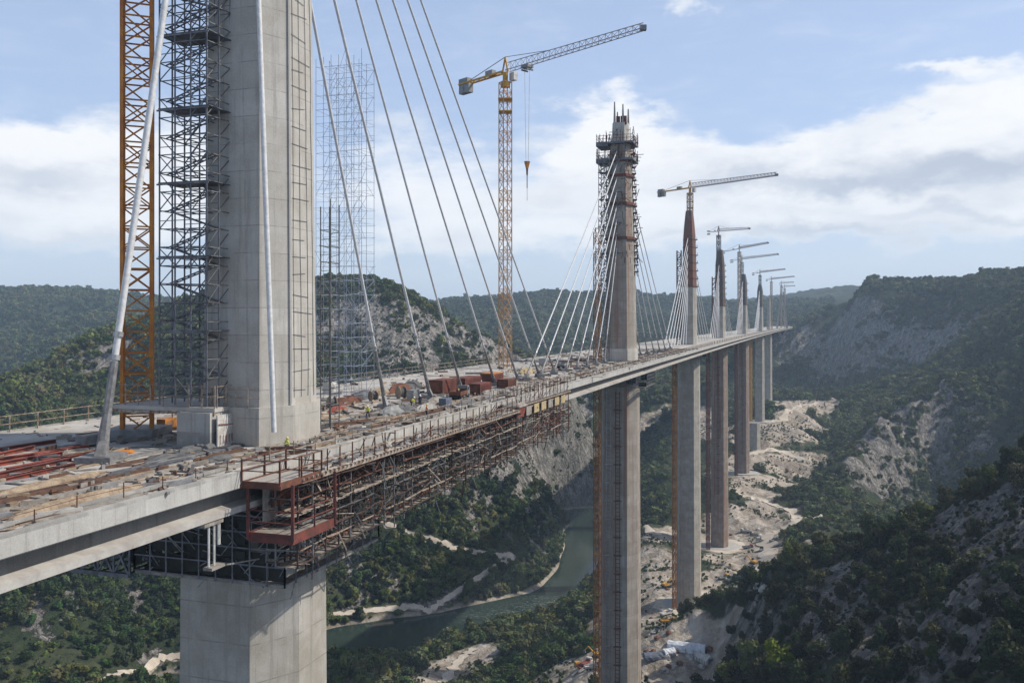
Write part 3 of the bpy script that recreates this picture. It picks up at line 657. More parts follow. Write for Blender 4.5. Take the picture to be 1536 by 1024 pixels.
# ------------------------------------------------------------------ bridge frame
def frame(Y):
    dx = .324+2.106e-5*Y; l = math.hypot(dx, 1); return Vector((dx/l, 1/l, 0)), Vector((1/l, -dx/l, 0))
def BP(Y, b, z=0.0):
    t, n = frame(Y); return Vector((axis(Y), Y, z))+n*b
def deckpt(px, py, z=0.0): return atz(px, py, z)
ORD = ['first', 'second', 'third', 'fourth', 'fifth', 'sixth', 'seventh', 'eighth', 'ninth', 'tenth']
YS = [-2, 20, 40, 60, 80, 100, 125, 150, 180, 220, 260, 300, 360, 430, 500, 600, 700, 800, 900, 1000, 1150, 1300, 1500, 1700, 1850, 1975]
BW, BF = 10.6, -34.5
def sweep(prof, ys=YS):
    mb = MB(); mb.loft([[BP(y, b, z) for b, z in prof] for y in ys]); return mb
root = empty('bridge_deck', BP(100, 0, 0)); tag(root, 'long pale concrete bridge deck carried high across the valley', 'bridge deck')
def under(mb, name, m, parent, **k):
    o = mb.build(name, m, None, **k)
    o.parent = parent; o.matrix_parent_inverse = Matrix.Translation(parent.location).inverted() if parent.parent is None else Matrix.Identity(4)
    return o
under(sweep([(BW-.45, 0), (BW-.45, -1.2), (BF+.3, -1.2), (BF+.3, 0)]), 'slab', M['deck'], root)
under(sweep([(BW-.447, .28), (BW, .22), (BW+.02, -1.22), (BW-.1, -1.32), (BW-.447, -1.32)]), 'edge_beam', M['edge'], root)
under(sweep([(BF+.297, .2), (BF+.297, -1.3), (BF-.1, -1.3), (BF-.1, .2)]), 'edge_beam', M['edge'], root)
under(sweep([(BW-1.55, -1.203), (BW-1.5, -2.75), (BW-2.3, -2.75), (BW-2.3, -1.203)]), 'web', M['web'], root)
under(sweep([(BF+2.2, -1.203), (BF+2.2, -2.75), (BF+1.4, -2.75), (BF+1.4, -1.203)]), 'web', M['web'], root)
under(sweep([(BW-1.5, -2.753), (BW-.35, -2.95), (BW-.35, -3.5), (BW-1.0, -3.62), (BF+1.4, -3.62), (BF+1.4, -2.753)]), 'bottom_flange', M['flange'], root)
# low upstand and cable trough along the near edge of the deck
mb = MB()
for i in range(len(YS)-1):
    mb.loft([[BP(y, b, z) for b, z in ((8.1, .004), (8.1, .34), (8.55, .34), (8.55, .004))] for y in (YS[i]+.06, YS[i+1]-.06)])
under(mb, 'kerb_upstand', M['edge'], root)
mb = MB()
for i in range(len(YS)-1):
    mb.loft([[BP(y, b, z) for b, z in ((3.2, .004), (3.2, .2), (3.9, .2), (3.9, .004))] for y in (YS[i]+.3, YS[i+1]-.3)])
under(mb, 'service_trough', M['plankgrey'], root)

# ------------------------------------------------------------------ piers and pylons
PSEC = [(-8, -5), (-8, 4), (-3, 7), (3, 7), (8, 4), (8, -5), (3, -7.6), (-3, -7.6)]
TSEC = [(-6, -3.9), (-6, 3.4), (-2.5, 5.2), (2.5, 5.2), (6, 3.4), (6, -3.9), (2.5, -5), (-2.5, -5)]
def ring(X, Y, Yf, sec, s, z, sa=None):
    t, n = frame(Yf); sa = s if sa is None else sa
    return [Vector((X, Y, z))+t*a*sa+n*b*s for a, b in sec]
def inset_panels(mb, X, Y, sec, side, z0, z1, step, sfun, out=.05): pass
PYX = list(PIER_X); PYY = list(PIER_Y)
PYX[0], PYY[0] = -28.8, 103.0
def taper0(z, ztop, z_full=78):
    q = z/z_full
    return 1-.20*q-.19*max(0, q-.35)**2*2.2
PSC = [.94, .85, .80, .77, .75, .72, .65]; TSC = [1, .97, .8, .78, .78, .75, .5]
PIERLAB = ['massive grey pier under the nearest pylon, cut by the bottom of the picture', 'tall pier with rusty streaks down its shaded face beside the river', 'pale clean pier standing on a round levelled pad', 'reddish-faced pier on a ring shaped earth platform',
           'brown-faced pier on a pale rubble terrace', 'slim grey pier on the upper terrace behind a short stub', 'slim pale pier on the highest terrace', 'farthest thin pier close to the cliff']
for i in range(7):
    X, Y = PIER_X[i], PIER_Y[i]; zg = float(H(np.array([X]), np.array([Y]))[0])-6
    r0 = empty('bridge_pier', (X, Y, zg)); tag(r0, PIERLAB[i], 'pier', 'concrete piers of the bridge')
    zs = [-3.63, -9, -16, -30, -50, -75, -100, -125, -150, -175]; zs = [z for z in zs if z > zg+4]+[zg]
    mb = MB(); mb.loft([ring(X, Y, PIER_Y[i], PSEC, (1-.0009*z)*PSC[i], z) for z in zs])
    under(mb, 'shaft', M['pier_rust'] if i == 1 else M['pier_brown'] if i in (3, 4) else M['pier'], r0)
    # raised corner ribs and ledge
    mb = MB(); mb.loft([ring(X, Y, PIER_Y[i], PSEC, 1.045*PSC[i], z) for z in (-5.6, -4.4)]); under(mb, 'pier_cap', M['pier'], r0)
    if i > 0:
        mb = MB(); rr = [[(Vector((X, Y, 0))+Vector((math.cos(k*math.pi/12)*rad, math.sin(k*math.pi/12)*rad*.9, z))) for k in range(24)] for rad, z in ((15.5, zg+4.5), (15.2, zg+6.8))]
        mb.loft(rr); under(mb, 'footing', M['edge'], r0)
stub = empty('pier_stub', (0, 0, 0)); p = at(1131, 678, 985); stub.location = p; tag(stub, 'short unfinished pier stub standing among rubble behind the brown-faced pier', 'pier stub')
mb = MB(); mb.loft([ring(p.x, p.y, p.y, PSEC, .95, z) for z in (p.z-6, p.z+33)]); under(mb, 'shaft', M['pier'], stub)
mb = MB(); mb.loft([ring(p.x, p.y, p.y, [(a*1.25, b*1.25) for a, b in PSEC], 1, z) for z in (p.z-6.5, p.z+2)]); under(mb, 'footing', M['edge'], stub)

M['rustclad'] = mat('rusty_cladding', (.20, .085, .055), .85, 0, .2, .12, (.13, .10, .085), ((.25, .21, .18), .25, .55, .7, .2))
M['brownclad'] = mat('brown_cladding', (.12, .085, .07), .85, 0, .2, .12, (.085, .075, .07), ((.2, .17, .15), .25, .56, .7, .2))
M['darkclad'] = mat('dark_cladding', (.085, .082, .08), .85, 0, .2, .12, (.12, .11, .10))
PYTOP = [113, 73.5, 62, 58, 52, 50, 46]
PYLAB = ['huge near concrete pylon rising out of the top of the picture', 'tall second pylon with platforms and a spiked concrete head', 'slender pylon with a rust red upper half and a crane above it', 'dark brown topped pylon right of the rust red one', 'grey tapering pylon with a dark cap, one of the far row',
         'small far pylon with a dark cap and white cables', 'thin far mast-like pylon below a small crane']
for i in range(7):
    X, Y = PYX[i], PYY[i]; zt = PYTOP[i]; Yf = PIER_Y[i]
    r0 = empty('bridge_pylon', (X, Y, 0)); tag(r0, PYLAB[i], 'pylon', 'pylons of the bridge')
    zf = 112 if i == 0 else 78
    k = 1.0; taper = lambda z, a, b, k_=TSC[i]: taper0(z, a, b)*k_
    zs = [4.2]+[4.2+(zt-4.2)*q for q in (.15, .3, .45, .6, .75, .9, 1)]
    mb = MB(); mb.loft([ring(X, Y, Yf, TSEC, taper(z, zt, zf)*k, z) for z in zs])
    under(mb, 'shaft', M['pylon'] if i == 0 else M['pier_rust'] if i == 1 else M['pier'], r0)
    mb = MB(); mb.loft([ring(X, Y, Yf, TSEC, 1.07*TSC[i], z) for z in (.01, 4.2)]); under(mb, 'plinth', M['pylon'], r0)
    if i == 0:
        # climbing-form anchor grid on the right facet and a raised edge fillet
        mb = MB()
        def face_pt(a0, a1, f, z):
            s = taper(z, zt, zf); t, n = frame(Yf); a = a0[0]+(a1[0]-a0[0])*f; b = a0[1]+(a1[1]-a0[1])*f
            return Vector((X, Y, z))+t*a*s+n*b*s
        nn = frame(Yf)[1]*.06
        for f in (.12, .42, .72, .95):
            mb.path([face_pt(TSEC[2], TSEC[3], f+random.gauss(0, .012), z)+nn for z in np.linspace(5, 104, 26)], .045, 4)
        for z in np.arange(6, 100, 2.1):
            z = z+random.gauss(0, .2); mb.bar(face_pt(TSEC[2], TSEC[3], .08, z)+nn, face_pt(TSEC[2], TSEC[3], random.uniform(.6, .98), z+random.gauss(0, .25))+nn, .04)
        under(mb, 'rebar_mesh', M['cloth'], r0)
        mb = MB()
        for z in (6.2,):
            pass
        mb.path([face_pt(TSEC[1], TSEC[2], .97, z)+nn for z in np.linspace(4.3, 108, 12)], .22, 4); under(mb, 'edge_fillet', M['edge'], r0)
    if i == 1:
        mb = MB(); mb.loft([ring(X, Y, Yf, [(a*.5*q, b*.56*q) for a, b in TSEC], 1, z) for q, z in ((1, zt-.5), (.92, zt+6.5))])
        under(mb, 'head_block', M['pylon'], r0)
        t, n = frame(Yf)
        for a, b, h, nm, m in ((-2.4, -1.6, 10.5, 'spike', 'pier'), (-2.2, 1.2, 9.6, 'spike', 'pier'), (2.0, 2.2, 8.8, 'spike', 'pier'), (2.4, -1.6, 8.2, 'spike', 'pier')):
            mb = MB(); q = Vector((X, Y, zt+6.4))+t*a+n*b; mb.bar(q, q+Vector((0, 0, h-6.4+3)), .75, 4, .35); under(mb, nm, M[m], r0)
        for b, w in ((-.4, 1.3), (.9, .9), (2.0, 1.0)):
            mb = MB(); q = Vector((X, Y, zt+7.2))-t*2.3+n*b; mb.box(q, (w, .5, 2.8)); under(mb, 'shutter_panel', M['red'], r0)
        for zc, hh, m in ((62, .9, 'red'), (52.5, 1.0, 'rust'), (41, .9, 'rust'), (67, .9, 'rust')):
            mb = MB(); s = taper(zc, zt, zf); mb.loft([ring(X, Y, Yf, TSEC, s*1.14, z, s*1.1) for z in (zc-hh/2, zc+hh/2)]); under(mb, 'climbing_form', M[m], r0)
        for zc, lab in ((zt-.2, 0), (zt-5.8, 1)):
            mb = MB()
            for a, b, sa, sb in ((0, 0, 10.5, 10.2), (-1, -5.4, 8, 4)):
                c0 = Vector((X, Y, zc))+t*a+n*b; R = Matrix((( n.x, t.x, 0), (n.y, t.y, 0), (0, 0, 1)))
                mb.box(c0-Vector((0, 0, .7 if sb < 10 else .4)), (sb, sa, 1.5 if sb < 10 else .6), R)
            pl = under(mb, 'platform', M['darksteel'], r0)
            mb = MB()
            for k2 in range(40):
                aa = random.choice((-5.2, 5.2)) if random.random() < .5 else random.uniform(-5.2, 5.2); bb = random.choice((-7.3, 5)) if abs(aa) < 5.1 else random.uniform(-7.3, 5)
                q = Vector((X, Y, zc))+t*aa+n*bb; mb.bar(q, q+Vector((0, 0, random.uniform(1.6, 4.2))), .16)
            for hh in (1.0, 2.0):
                cs = [Vector((X, Y, zc+hh))+t*a+n*b for a, b in ((-5.2, -7.3), (-5.2, 5), (5.2, 5), (5.2, -7.3), (-5.2, -7.3))]
                mb.path(cs, .12, 4)
            under(mb, 'guard_rail', M['rust'], r0)
        for m_, nb_ in (('darkrust', 150), ('scaf', 90), ('rust', 60)):
            mb = MB()
            for k2 in range(nb_):
                z = random.uniform(34, zt+4)**1.0; s = taper(min(z, zt), zt, zf); f = random.choice((0, 0, 1, 2)); bb = random.uniform(-5.2, 5.2)*s
                q = Vector((X, Y, z))+(t*(-6*s-random.uniform(.2, 1.2))+n*bb if f == 0 else n*(5.2*s+random.uniform(.1, 1.3))+t*random.uniform(-3, 3) if f == 1 else n*(-5.2*s-random.uniform(.1, 1.8))+t*random.uniform(-4, 3))
                mb.bar(q, q+Vector((random.gauss(0, .5), random.gauss(0, .5), random.choice((0, 0, 2.5, -2))))+n*random.choice((0, 0, 1.6)), .17)
                if k2 < 33: under(mb, 'scaffold_tube', M[m_], r0); mb = MB()
            o_ = under(mb, 'scaffold_tubes', M[m_], r0); o_['kind'] = 'stuff'
        # rusty climbing brackets up the right-hand edge
        mb = MB()
        for z in np.arange(30, 72, 2.2):
            s = taper(z, zt, zf); q = Vector((X, Y, z))+t*1.0+n*(5.2*s+.5); mb.box(q, (1.3, 2.2, .4)); mb.bar(q, q+Vector((.4, 0, -1.6)), .2); mb.bar(q+Vector((.6, 0, 0)), q+Vector((.6, 0, 1.3)), .15)
        under(mb, 'bracket', M['rust'], r0)
    if i in (2, 3, 4, 5):
        z0 = zt*(.52, .42, .55, .6)[i-2]; mm = ('rustclad', 'brownclad', 'darkclad', 'darkclad')[i-2]
        mb = MB()
        zz = list(np.linspace(z0, zt-.5, 9)); mb.loft([ring(X, Y, Yf, TSEC, taper(z, zt, zf)*1.035, z) for z in zz])
        under(mb, 'cladding', M[mm], r0)
        t, n = frame(Yf)
        for z in np.arange(z0, zt-1, 4.4 if i < 4 else 7):
            s = taper(z, zt, zf); mb = MB(); mb.loft([ring(X, Y, Yf, TSEC, s*1.075, q) for q in (z, z+.5)])
            mb.box(Vector((X, Y, z+.2))+n*(5.2*s+.5), (1.2, 2.2, .4)); mb.bar(Vector((X, Y, z))+n*(5.2*s+.9), Vector((X, Y, z+1.6))+n*(5.2*s+.9), .2)
            under(mb, 'climbing_form', M['rust'], r0)
        hz_ = {2: 12.5, 3: 9, 4: 7, 5: 7}[i]
        mb = MB(); s = taper(zt, zt, zf); mb.loft([ring(X, Y, Yf, TSEC, s*1.03, zt-.6), ring(X, Y, Yf, TSEC, s*.90, zt+hz_*.4), ring(X, Y, Yf, TSEC, s*.74, zt+hz_*.8), ring(X, Y, Yf, TSEC, s*.62, zt+hz_*1.05)])
        under(mb, 'head_block', M[mm], r0)
        for k2 in range(8):
            q = Vector((X, Y, zt+2))+Vector((random.uniform(-3, 3), random.uniform(-2, 2), random.uniform(-4, 3))); mb = MB(); mb.bar(q, q+Vector((0, 0, random.uniform(2, 5))), .3); under(mb, 'spike', M['rust'], r0)
# farthest pylon: an A frame
X, Y = PIER_X[7]+7, PIER_Y[7]; r0 = empty('bridge_pylon', (X, Y, 0)); tag(r0, 'farthest pylon, a pale A shaped frame near the end of the deck', 'pylon', 'pylons of the bridge')
for s in (-1, 1):
    mb = MB(); mb.bar((X+s*8.5, Y, 0), (X+s*2, Y, 62), 2.6, 4, 1.6); under(mb, 'leg', M['pier'], r0)
    mb = MB(); mb.bar((X+s*7, Y, -3.6), (X-s*4, Y, -26), 2.6, 4, 2.0); under(mb, 'lower_strut', M['pier'], r0)
mb = MB(); mb.bar((X-3, Y, 55), (X+3, Y, 55), 1.8); under(mb, 'cross_beam', M['pier'], r0)

# ------------------------------------------------------------------ stay cables
def cable(a, b, w, label, group, m='sheath', socket=True, sag=.004, w_low=None):
    a = Vector(a); b = Vector(b); r0 = empty('stay_cable', a); tag(r0, label, 'cable', group)
    L = (b-a).length; pts = []
    for k in range(11):
        f = k/10; p = a.lerp(b, f); p.z -= 4*sag*L*f*(1-f); pts.append(p)
    d = (pts[1]-pts[0]).normalized(); n = 8 if w > .3 else 5
    u = d.cross(Vector((1, .3, 0))).normalized(); v = d.cross(u); mb = MB()
    mb.loft([[p+(u*math.cos(6.283*k/n)+v*math.sin(6.283*k/n))*w/2 for k in range(n)] for p in pts], cap=False); under(mb, 'sheath', M[m], r0, smooth=n > 5)
    if socket:
        mb = MB(); mb.bar(a-d*.4, a+d*4.0, w*2.0, 8, w*1.25); mb.bar(a+d*4.0, a+d*9, w*1.3, 8, w*1.2); under(mb, 'socket', M['socket'], r0)
        for f0 in (9.2, 11.5):
            mb = MB(); mb.bar(a+d*f0, a+d*(f0+.5), w*1.5, 8); under(mb, 'collar', M['steel'], r0)
        mb = MB(); R = d.to_track_quat('Z', 'Y').to_matrix(); mb.box(a+Vector((0, 0, -.42)), (w*5.2, w*6, .75)); mb.bar(a-Vector((0, 0, .3))+Vector((.4, -1.0, 0)), a+d*1.6, w*1.6, 4, w*.8); under(mb, 'anchor_block', M['socket'], r0)
    return r0
anch = [(578, 1.37), (645, 1.535), (692, 1.675), (742, 1.85), (776, 1.99), (808, 2.15), (831, 2.28)]
tops = [465, 502, 535, 565, 590, 612, 632]
for k, ((px, d), tp) in enumerate(zip(anch, tops)):
    a = at(px, HY+171.6/d, d*100); dt_ = 852/(1199-tp); q = at(tp, 0, dt_*100)
    f = (105-a.y)/(q.y-a.y); b = a+(q-a)*f
    cable(a, b, .42 if k < 2 else .36, '%s long grey cable to the right of the near pylon, anchored on the deck' % ORD[k], 'cables of the near pylon', 'sheathgrey', sag=.002)
a = at(152, 681, 86); q = at(248, 0, 92.2); cable(a, a+(q-a)*2.1, .66, 'thick pale cable slanting across the orange mast left of the near pylon', 'cables of the near pylon', 'sheath', sag=.001)
a = at(411, 648, 93.2); q = at(388, 0, 96.0); cable(a, a+(q-a)*2.0, .55, 'white sheathed cable running straight up the front of the near pylon', 'cables of the near pylon', 'sheath', False, sag=.0005)
def fan(i, nl, nr, dl, dr, z_hi, dz, w, ml, mr, b0=-1.0, desc='second pylon'):
    X, Y = PYX[i], PYY[i]; t, n = frame(PIER_Y[i]); off = (X-axis(Y))*n.x
    for side, N, step, m in ((-1, nl, dl, ml), (1, nr, dr, mr)):
        for k in range(N):
            Ya = Y+side*(10+step*(k+1)); a = BP(Ya, off*.5+b0, .8); zt = z_hi-dz*(N-1-k)
            s = taper0(zt, PYTOP[i], 78)*TSC[i]; b = Vector((X, Y, zt))+t*side*5.2*s+n*b0*.3
            cable(a, b, w, '%s %s cable from the %s, on its %s side' % (ORD[k], 'white' if m == 'sheath' else 'grey', desc, 'near' if side < 0 else 'far'), 'cables of the '+desc, m, socket=i < 2)
fan(1, 8, 7, 11.2, 15, 71, 4.6, .34, 'sheath', 'sheathgrey', -1.0)
fan(2, 8, 6, 10.5, 14, 60, 4.4, .40, 'sheath', 'sheathgrey', -1, 'rust red topped pylon')
fan(3, 6, 6, 12, 13, 56, 5, .42, 'sheath', 'sheathgrey', -1, 'brown topped pylon')
fan(4, 6, 6, 13, 13, 52, 5, .46, 'sheath', 'sheathgrey', -1, 'grey far pylon with dark cap')
fan(5, 6, 5, 13, 13, 50, 5, .5, 'sheath', 'sheathgrey', -1, 'small far pylon')
# ------------------------------------------------------------------ lattice masts, tower cranes, scaffold towers
def lattice(mb, b0, b1, w, rot, brace, panel, w_top=None):
    b0 = Vector(b0); b1 = Vector(b1); n = max(2, int(round((b1-b0).length/panel)))
    def cor(f, k):
        ww = w/2; a = rot+math.pi/4+k*math.pi/2
        return b0.lerp(b1, f)+Vector((math.cos(a), math.sin(a), 0))*ww*math.sqrt(2)
    for j in range(n):
        f0, f1 = j/n, (j+1)/n
        for k in range(4):
            A, B, C_, D = cor(f0, k), cor(f0, (k+1) % 4), cor(f1, k), cor(f1, (k+1) % 4)
            mb.bar(C_, D, brace, cap=False)
            if j % 2 == 0: mb.bar(A, D, brace, cap=False)
            else: mb.bar(B, C_, brace, cap=False)
            if brace > .12: 
                if j % 2: mb.bar(A, D, brace*.8, cap=False)
    return cor
def mast_thing(name, label, cat, base, ztop, w, rot, leg, brace, panel, m, m2=None, zsplit=None, group=None):
    base = Vector(base); r0 = empty(name, base); tag(r0, label, cat, group)
    top = Vector((base.x, base.y, ztop)); mb = MB(); cor = lattice(mb, base, top, w, rot, brace, panel); under(mb, 'bracing', M[m2 or m], r0)
    for k in range(4):
        mb = MB(); mb.bar(cor(0, k), cor(1, k), leg); under(mb, 'leg', M[m], r0)
    return r0
def crane(label, base, zj, tip, cj_len, w, m_mast, m_jib, group, trolley=None, rope=0, leg=.28, brace=.14, jh=2.4, detail=True, rot=None):
    base = Vector(base); r0 = empty('tower_crane', base); tag(r0, label, 'tower crane', group)
    d = Vector((tip[0]-base.x, tip[1]-base.y, 0)); L = d.length; d.normalize(); s = Vector((-d.y, d.x, 0)); Z = Vector((0, 0, 1))
    rot = math.atan2(d.y, d.x) if rot is None else rot
    mb = MB(); cor = lattice(mb, base, Vector((base.x, base.y, zj-3)), w, rot, brace, w*1.05); mo = under(mb, 'mast', M[m_mast], r0)
    for k in range(4):
        mb = MB(); mb.bar(cor(0, k), cor(1, k), leg); under(mb, 'mast_leg', M[m_mast], r0)
    top = Vector((base.x, base.y, zj))
    mb = MB(); mb.bar(top-Z*4.4, top-Z*3, w*1.1*(1 if detail else .6), 8); mb.bar(top-Z*3, top-Z*.2, w*.6*(1 if detail else .6), 8)
    if detail: mb.box(top-Z*8, (w*1.5, w*1.5, .3)); mb.box(top-Z*11.5, (w*1.4, w*1.4, .3))
    under(mb, 'slewing_ring', M['yellow' if detail else m_jib], r0)
    mb = MB()
    for q in (-1, 1): mb.bar(top+s*q*w*.35, top+Z*4.2, .3)
    mb.bar(top-d*1.2, top+Z*4.2, .35); mb.bar(top+d*1.2, top+Z*4.2, .35); under(mb, 'tower_head', M['yellow' if detail else m_jib], r0)
    # jib: triangular truss
    mb = MB(); n = int(L/2.2); hw = jh*.42
    def jp(f, k):
        x = top+d*(1.0+(L-1.0)*f)
        hh = jh*(1-.35*f)
        return (x+s*hw, x-s*hw, x+Z*hh)[k]
    for k in range(3): mb.bar(jp(0, k), jp(1, k), leg*.62)
    for j in range(n):
        f0, f1, fm = j/n, (j+1)/n, (j+.5)/n
        for k in (0, 1):
            mb.bar(jp(f0, k), jp(fm, 2), brace*.6, cap=False); mb.bar(jp(fm, 2), jp(f1, k), brace*.6, cap=False)
        mb.bar(jp(f0, 0), jp(f0, 1), brace*.6, cap=False); mb.bar(jp(f0, 0), jp(f1, 1), brace*.5, cap=False)
    under(mb, 'jib', M[m_jib], r0)
    mb = MB(); mb.box(jp(1, 0)*.5+jp(1, 1)*.5+Z*.3, (1.4, 1.4, 1.2)); under(mb, 'jib_tip', M['socket'], r0)
    # counter jib
    mb = MB()
    for q in (-1, 1): mb.bar(top+s*q*.9, top-d*cj_len+s*q*.9, .45 if detail else .28)
    for j in range(8): x = top-d*cj_len*(j+.5)/8; mb.bar(x+s*.9, x-s*.9, .3)
    under(mb, 'counter_jib', M['yellow' if detail else m_jib], r0)
    R = Matrix(((d.x, s.x, 0), (d.y, s.y, 0), (0, 0, 1)))
    for j, (dx, zz) in enumerate(((.94, -1.6), (.82, -1.6))):
        mb = MB(); mb.box(top-d*cj_len*dx+Z*zz, (min(2.2, cj_len*.11), 1.8 if detail else 1.0, 2.6 if detail else 1.0), R); under(mb, 'counterweight', M['grey'], r0)
    mb = MB(); mb.box(top-d*cj_len*.9+Z*.9, (min(4, cj_len*.2), 1.8 if detail else .8, 1.3 if detail else .6), R); mb.box(top-d*cj_len*.32+Z*.9, (min(3, cj_len*.15), 1.6 if detail else .8, 1.3 if detail else .6), R); under(mb, 'winch', M['grey'], r0)
    mb = MB(); mb.bar(top+Z*4.2, top-d*cj_len*.85+Z*.4, .16); mb.bar(top+Z*4.2, jp(.34, 2), .14); under(mb, 'tie_bar', M['socket'], r0)
    if detail:
        mb = MB(); mb.box(top+d*1.6+s*1.7-Z*1.4, (1.9, 1.5, 2.2), R); cb = under(mb, 'cab', M['white'], r0)
    if trolley is not None:
        x = top+d*L*trolley; mb = MB(); mb.box(x-Z*.5, (2.6, 2.4, .8), R)
        for q in (-1, 1): mb.bar(x+d*q-Z*1.4+s*1.2, x+d*q-Z*1.4-s*1.2, .5, 8)
        under(mb, 'trolley', M['socket'], r0)
        mb = MB(); e = x-Z*rope
        for q in (-.5, .5): mb.bar(x+d*q*2-Z*.8, e+d*q*.9, .075)
        under(mb, 'hoist_rope', M['steel'], r0)
        mb = MB(); mb.bar(e+Z*.2, e-Z*1.8, 1.9, 6, .8); hb = under(mb, 'hook_block', M['orange'], r0)
        mb = MB(); mb.bar(e-Z*1.8, e-Z*3.6, .7, 6, .5); mb.bar(e-Z*3.6, e-Z*7.2, .28, 6); mb.bar(e-Z*7.2, e-Z*10.6, .12, 6); under(mb, 'hook', M['rust'], r0)
    return r0
M['jibsteel'] = mat('jib_steel', (.26, .19, .17), .6, .2, .15, .6, (.34, .30, .29))
M['ochre'] = mat('ochre_mast_paint', (.46, .225, .05), .6, 0, .15, .12, (.44, .33, .24))
M['mastwhite'] = mat('mast_steel', (.40, .27, .17), .6, .2, .15, .3, (.46, .42, .38))
# orange mast beside the near pylon
p = deckpt(206, 653); mast_thing('crane_mast', 'tall orange lattice crane mast standing left of the near pylon', 'crane mast', p, 74, 3.2, frame(100)[0].x+.08, .42, .17, 2.5, 'orange')
mb = MB(); mb.box(p+Vector((0, 0, .5)), (6, 6, 1.0)); o = mb.build('mast_footing', M['grey']); tag(o, 'grey concrete base block under the orange crane mast', 'footing')
cr = 'tower cranes along the bridge'
p = at(758, 553, 253); p.z = 0
crane('big tower crane in mid picture with hook hanging from its jib', p, 84.5, at(965, 36, 216), 20, 2.7, 'ochre', 'jibsteel', cr, .18, 27, rot=.5)
p = at(1035, 500, 512); p.z = 0; crane('tower crane above the rust red pylon with a long level jib', p, 90, at(1165, 263, 468), 24, 2.4, 'mastwhite', 'jibsteel', cr, None, leg=.45, brace=.25, jh=2.6)
for lab, px, Y, yj, tpx, tY, cl, mm in (('slim grey crane over the brown topped pylon', 1078, 690, 347, 1124, 672, 10, 'darksteel'), ('grey crane with the higher jib left of the grey far pylon', 1109, 850, 373, 1152, 790, 44, 'mastwhite'), ('pale crane with the lower jib over the far row', 1113, 905, 389, 1167, 840, 24, 'steel'),
        ('small crane above the small far pylon', 1140, 1110, 409, 1177, 1040, 24, 'darksteel'), ('reddish small crane above the thin far mast', 1157, 1310, 419, 1191, 1230, 20, 'mastwhite'), ('pale crane mast left at the farthest pylon', 1172, 1530, 425, 1190, 1490, 6, 'mastwhite'), ('thin crane right of the farthest pylon', 1177, 1560, 430, 1192, 1530, 6, 'mastwhite')):
    p = at(px, 500, Y); p.z = 0; q = at(px, yj, Y); crane(lab, p, q.z, at(tpx, yj-2, tY), cl, 2.4, mm, 'jibsteel', cr, None, leg=.4, brace=.24, jh=2.0, detail=False)

def scaffold(name, label, o, ux, uy, lx, ly, nx, ny, z0, z1, lift, plat, m, m_face=None, tube=.11, cat='scaffold', group=None, stairs=True, jit=0.0, pm='plankgrey', braces=.6):
    """tube scaffold tower: uprights, ledgers, braces, plank platforms and stair flights"""
    o = Vector(o); ux = Vector(ux); uy = Vector(uy); r0 = empty(name, (o.x, o.y, z0)); tag(r0, label, cat, group)
    rr = random.Random(int(abs(o.x*10))+nx)
    P = lambda i, j, z: Vector((o.x, o.y, z))+ux*lx*i/nx+uy*ly*j/ny
    def J(v): return v+Vector((rr.gauss(0, jit), rr.gauss(0, jit), rr.gauss(0, jit))) if jit else v
    for i in range(nx+1):
        for j in range(ny+1):
            if 0 < i < nx and 0 < j < ny: continue
            mb = MB(); mb.bar(P(i, j, z0), P(i, j, z1+rr.uniform(.5, 2)), tube*1.15); under(mb, 'upright', M[m], r0)
    mb = MB(); mbf = MB(); br = MB(); z = z0+lift*.5; L = 0
    while z < z1:
        for j in range(ny+1):
            tgt = mb
            tgt.bar(J(P(0, j, z)), J(P(nx, j, z)), tube*.8, cap=False)
            if rr.random() < .7: mb.bar(J(P(0, j, z+lift*.45)), J(P(nx, j, z+lift*.45)), tube*.6, cap=False)
        for i in range(nx+1): (mbf if i == nx else mb).bar(J(P(i, 0, z)), J(P(i, ny, z)), tube*.8, cap=False)
        for i in range(nx):
            for j in (0, ny):
                if rr.random() < braces: br.bar(J(P(i, j, z)), J(P(i+1, j, z+lift)), tube*.7, cap=False)
                if rr.random() < braces*.5: br.bar(J(P(i+1, j, z)), J(P(i, j, z+lift)), tube*.7, cap=False)
        for j in range(ny):
            if rr.random() < braces: (mbf if rr.random() < .5 else br).bar(J(P(nx, j, z)), J(P(nx, j+1, z+lift)), tube*.7, cap=False)
        if stairs:
            a, b = (P(0, ny*.35, z), P(nx, ny*.35, z+lift)) if L % 2 == 0 else (P(nx, ny*.65, z), P(0, ny*.65, z+lift))
            for q in (-.35, .35): br.bar(a+uy*q, b+uy*q, tube)
            for q in range(8): w = a.lerp(b, (q+.5)/8); br.bar(w-uy*.35, w+uy*.35, tube*.8, cap=False)
        z += lift; L += 1
    under(mb, 'ledger_frame', M[m], r0); (under(br, 'bracing', M[m], r0) if br.v else None)
    if mbf.v: under(mbf, 'ledger_frame', M[m_face or m], r0)
    if plat:
        z = z0+plat
        R = Matrix(((ux.x, uy.x, 0), (ux.y, uy.y, 0), (0, 0, 1)))
        while z < z1+.1:
            mb = MB(); nb = 5
            for q in range(nb):
                f = (q+.5)/nb; mb.box(P(nx/2, ny*f, z+rr.uniform(0, .03)), (lx+.5, ly/nb*.93, .09), R)
            mb.box(P(nx/2, 0, z-.2)-uy*.1, (lx+.6, .08, .18), R)
            under(mb, 'platform', M[pm], r0); z += plat
    return r0
t0, n0 = frame(97)
# dark stair tower in front of the near pylon
nc = at(310, 600, 94.2); o0 = nc-n0*6.05
scaffold('scaffold_tower', 'dark scaffold stair tower fixed to the shaded face of the near pylon', o0, n0, t0, 6.05, 4.1, 3, 2, 4.55, 62, 2.0, 8.0, 'darksteel', 'scaf', .125, group='scaffold towers', jit=.05, pm='darksteel')
